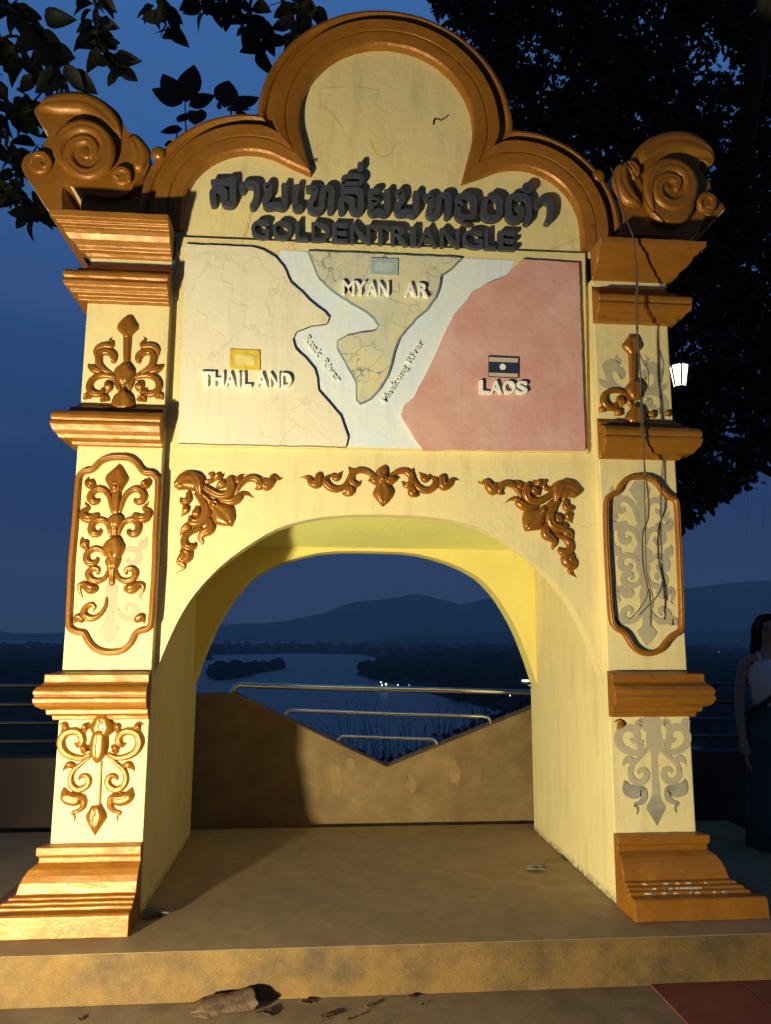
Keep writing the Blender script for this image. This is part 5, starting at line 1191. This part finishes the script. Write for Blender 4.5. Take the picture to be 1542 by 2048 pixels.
for sx_ in (-1, 1):     # fingers and thumbs
    w0 = Vector((sx_*0.196, -0.066, 0.755))
    for k, (oy, l) in enumerate(((-0.028, 0.066), (-0.010, 0.076), (0.010, 0.070), (0.028, 0.055))):
        a_ = w0+Vector((0, oy, -0.02)); skinned('finger', [(tuple(a_), 0.0085), (tuple(a_+Vector((-sx_*0.004, -0.004, -l*0.45))), 0.008), (tuple(a_+Vector((-sx_*0.012, -0.006, -l*0.78))), 0.0075), (tuple(a_+Vector((-sx_*0.022, -0.006, -l))), 0.006)], [(0, 1), (1, 2), (2, 3)], M_SKIN, wm, sub=1)
    a_ = Vector((sx_*0.205, -0.085, 0.79)); skinned('thumb', [(tuple(a_), 0.010), (tuple(a_+Vector((-sx_*0.005, -0.022, -0.022))), 0.0095), (tuple(a_+Vector((-sx_*0.010, -0.03, -0.05))), 0.008)], [(0, 1), (1, 2)], M_SKIN, wm, sub=1)
# face: nose, eyes, mouth
def ell(name, c, r, mat, parent, seg=12):
    iv, jf = ico(); return mobj(name, [(c[0]+q[0]*r[0], c[1]+q[1]*r[1], c[2]+q[2]*r[2]) for q in iv], [tuple(f) for f in jf], mat, None, smooth=True)
def pchild(o): o.parent = wm; return o
pchild(ell('nose', (0, -0.103, 1.512), (0.011, 0.017, 0.02), M_SKIN, wm)); M_EYE = mat_flat('eye', (0.05, 0.04, 0.035), var=0.1, bmp=0); M_LIP = mat_flat('lips', (0.28, 0.09, 0.08), var=0.1, bmp=0)
for sx_ in (-1, 1):
    pchild(ell('eye', (sx_*0.03, -0.088, 1.534), (0.013, 0.008, 0.006), M_EYE, wm)); pchild(ell('eyebrow', (sx_*0.031, -0.088, 1.552), (0.018, 0.007, 0.004), M_HAIR, wm))
pchild(ell('mouth', (0, -0.093, 1.474), (0.021, 0.009, 0.007), M_LIP, wm))
# hair: cap and long locks
V, F = [], []; iv, jf = ico()
hv = []
for q in iv:
    x, y, z = q; rx_ = 0.088; s = 1.0
    hv.append((x*0.090, 0.014+y*0.102, 1.545+z*0.083))
keep = [f for f in jf if not all((hv[i][1] < -0.045 and hv[i][2] < 1.578) for i in f)]
pchild(mobj('hair', hv, [tuple(f) for f in keep], M_HAIR, None, smooth=True, fix=False)).modifiers.new('t', 'SOLIDIFY').thickness = 0.012
for k in range(13):
    a_ = math.pi*(0.02+0.96*k/12); x, y = 0.085*math.cos(a_), 0.02+0.075*math.sin(a_); dn = random.uniform(0.24, 0.34) if abs(math.cos(a_)) > 0.6 else 0.30
    fw = -0.075 if abs(math.cos(a_)) > 0.75 else 0.0
    P = [(x*0.55, y*0.8, 1.605), (x*0.98, y+0.002, 1.55), (x*1.08, y+0.005, 1.48), (x*1.2+0.01*math.sin(k*2), y+fw*0.4+0.01, 1.40), (x*1.25+0.015*math.sin(k*3), y+fw+0.01, 1.32), (x*1.15+0.02*math.cos(k*2), y+fw*1.2, 1.56-dn)]
    pchild(tube('lock', P, 0.026, M_HAIR, None, seg=8, n=14, taper=0.35))
pchild(tube('sunglasses', [(-0.078, -0.02, 1.60), (-0.05, -0.055, 1.625), (0, -0.065, 1.628), (0.05, -0.055, 1.625), (0.078, -0.02, 1.60)], 0.009, M_BLACK, None, seg=8, n=14))
# clothes as shells of revolution-like rings round the body
def rings(name, R_, mat, seg=28, pleat=0.0):
    V, F = [], []
    for i, (z, rx_, ry_, oy) in enumerate(R_):
        for k in range(seg):
            a_ = 2*math.pi*k/seg; f = 1+pleat*math.sin(a_*9+0.6*i)*(i/len(R_)); V.append((rx_*f*math.cos(a_), oy+ry_*f*math.sin(a_), z))
    for i in range(len(R_)-1): F += [(i*seg+k, i*seg+(k+1) % seg, (i+1)*seg+(k+1) % seg, (i+1)*seg+k) for k in range(seg)]
    o = mobj(name, V, F, mat, None, smooth=True, fix=False); o.modifiers.new('t', 'SOLIDIFY').thickness = 0.004; return pchild(o)
rings('crop_top', [(1.345, 0.118, 0.078, 0.0), (1.30, 0.142, 0.108, -0.004), (1.24, 0.148, 0.118, -0.012), (1.17, 0.14, 0.108, -0.012), (1.10, 0.131, 0.101, -0.006), (1.05, 0.132, 0.102, -0.003)], M_TOPW, pleat=0.01)
for sx_ in (-1, 1): pchild(tube('top_strap', [(sx_*0.08, -0.085, 1.335), (sx_*0.082, -0.062, 1.375), (sx_*0.082, 0.0, 1.392), (sx_*0.08, 0.06, 1.36)], 0.009, M_TOPW, None, seg=6, n=10))
rings('skirt', [(1.075, 0.128, 0.10, 0), (1.03, 0.142, 0.112, 0), (0.93, 0.172, 0.135, 0), (0.78, 0.185, 0.15, 0), (0.55, 0.20, 0.17, 0), (0.32, 0.215, 0.19, 0), (0.12, 0.23, 0.205, 0)], M_SKIRT, pleat=0.05)
pchild(tube('shoulder_strap', [(0.13, 0.0, 1.395), (0.10, -0.10, 1.30), (0.04, -0.135, 1.21), (-0.05, -0.135, 1.10), (-0.14, -0.09, 1.03), (-0.17, -0.02, 1.0)], 0.016, M_BLACK, None, seg=6, n=16))
wm.rotation_euler = (0, 0, R(-22))

# ================================================================== haze over the valley
m = bpy.data.materials.new('haze'); m.use_nodes = True; nt = m.node_tree; nt.nodes.clear()
out = nt.nodes.new('ShaderNodeOutputMaterial'); pvn = nt.nodes.new('ShaderNodeVolumePrincipled'); nt.links.new(pvn.outputs[0], out.inputs['Volume'])
pvn.inputs['Color'].default_value = (0.93, 0.93, 0.93, 1); pvn.inputs['Density'].default_value = 0.00010; pvn.inputs['Anisotropy'].default_value = 0.0
hz = box('haze', -12000, 12000, -60, 10500, -66, 900, m); tag(hz, 'thin dusk haze over the river valley', 'haze', kind='stuff')
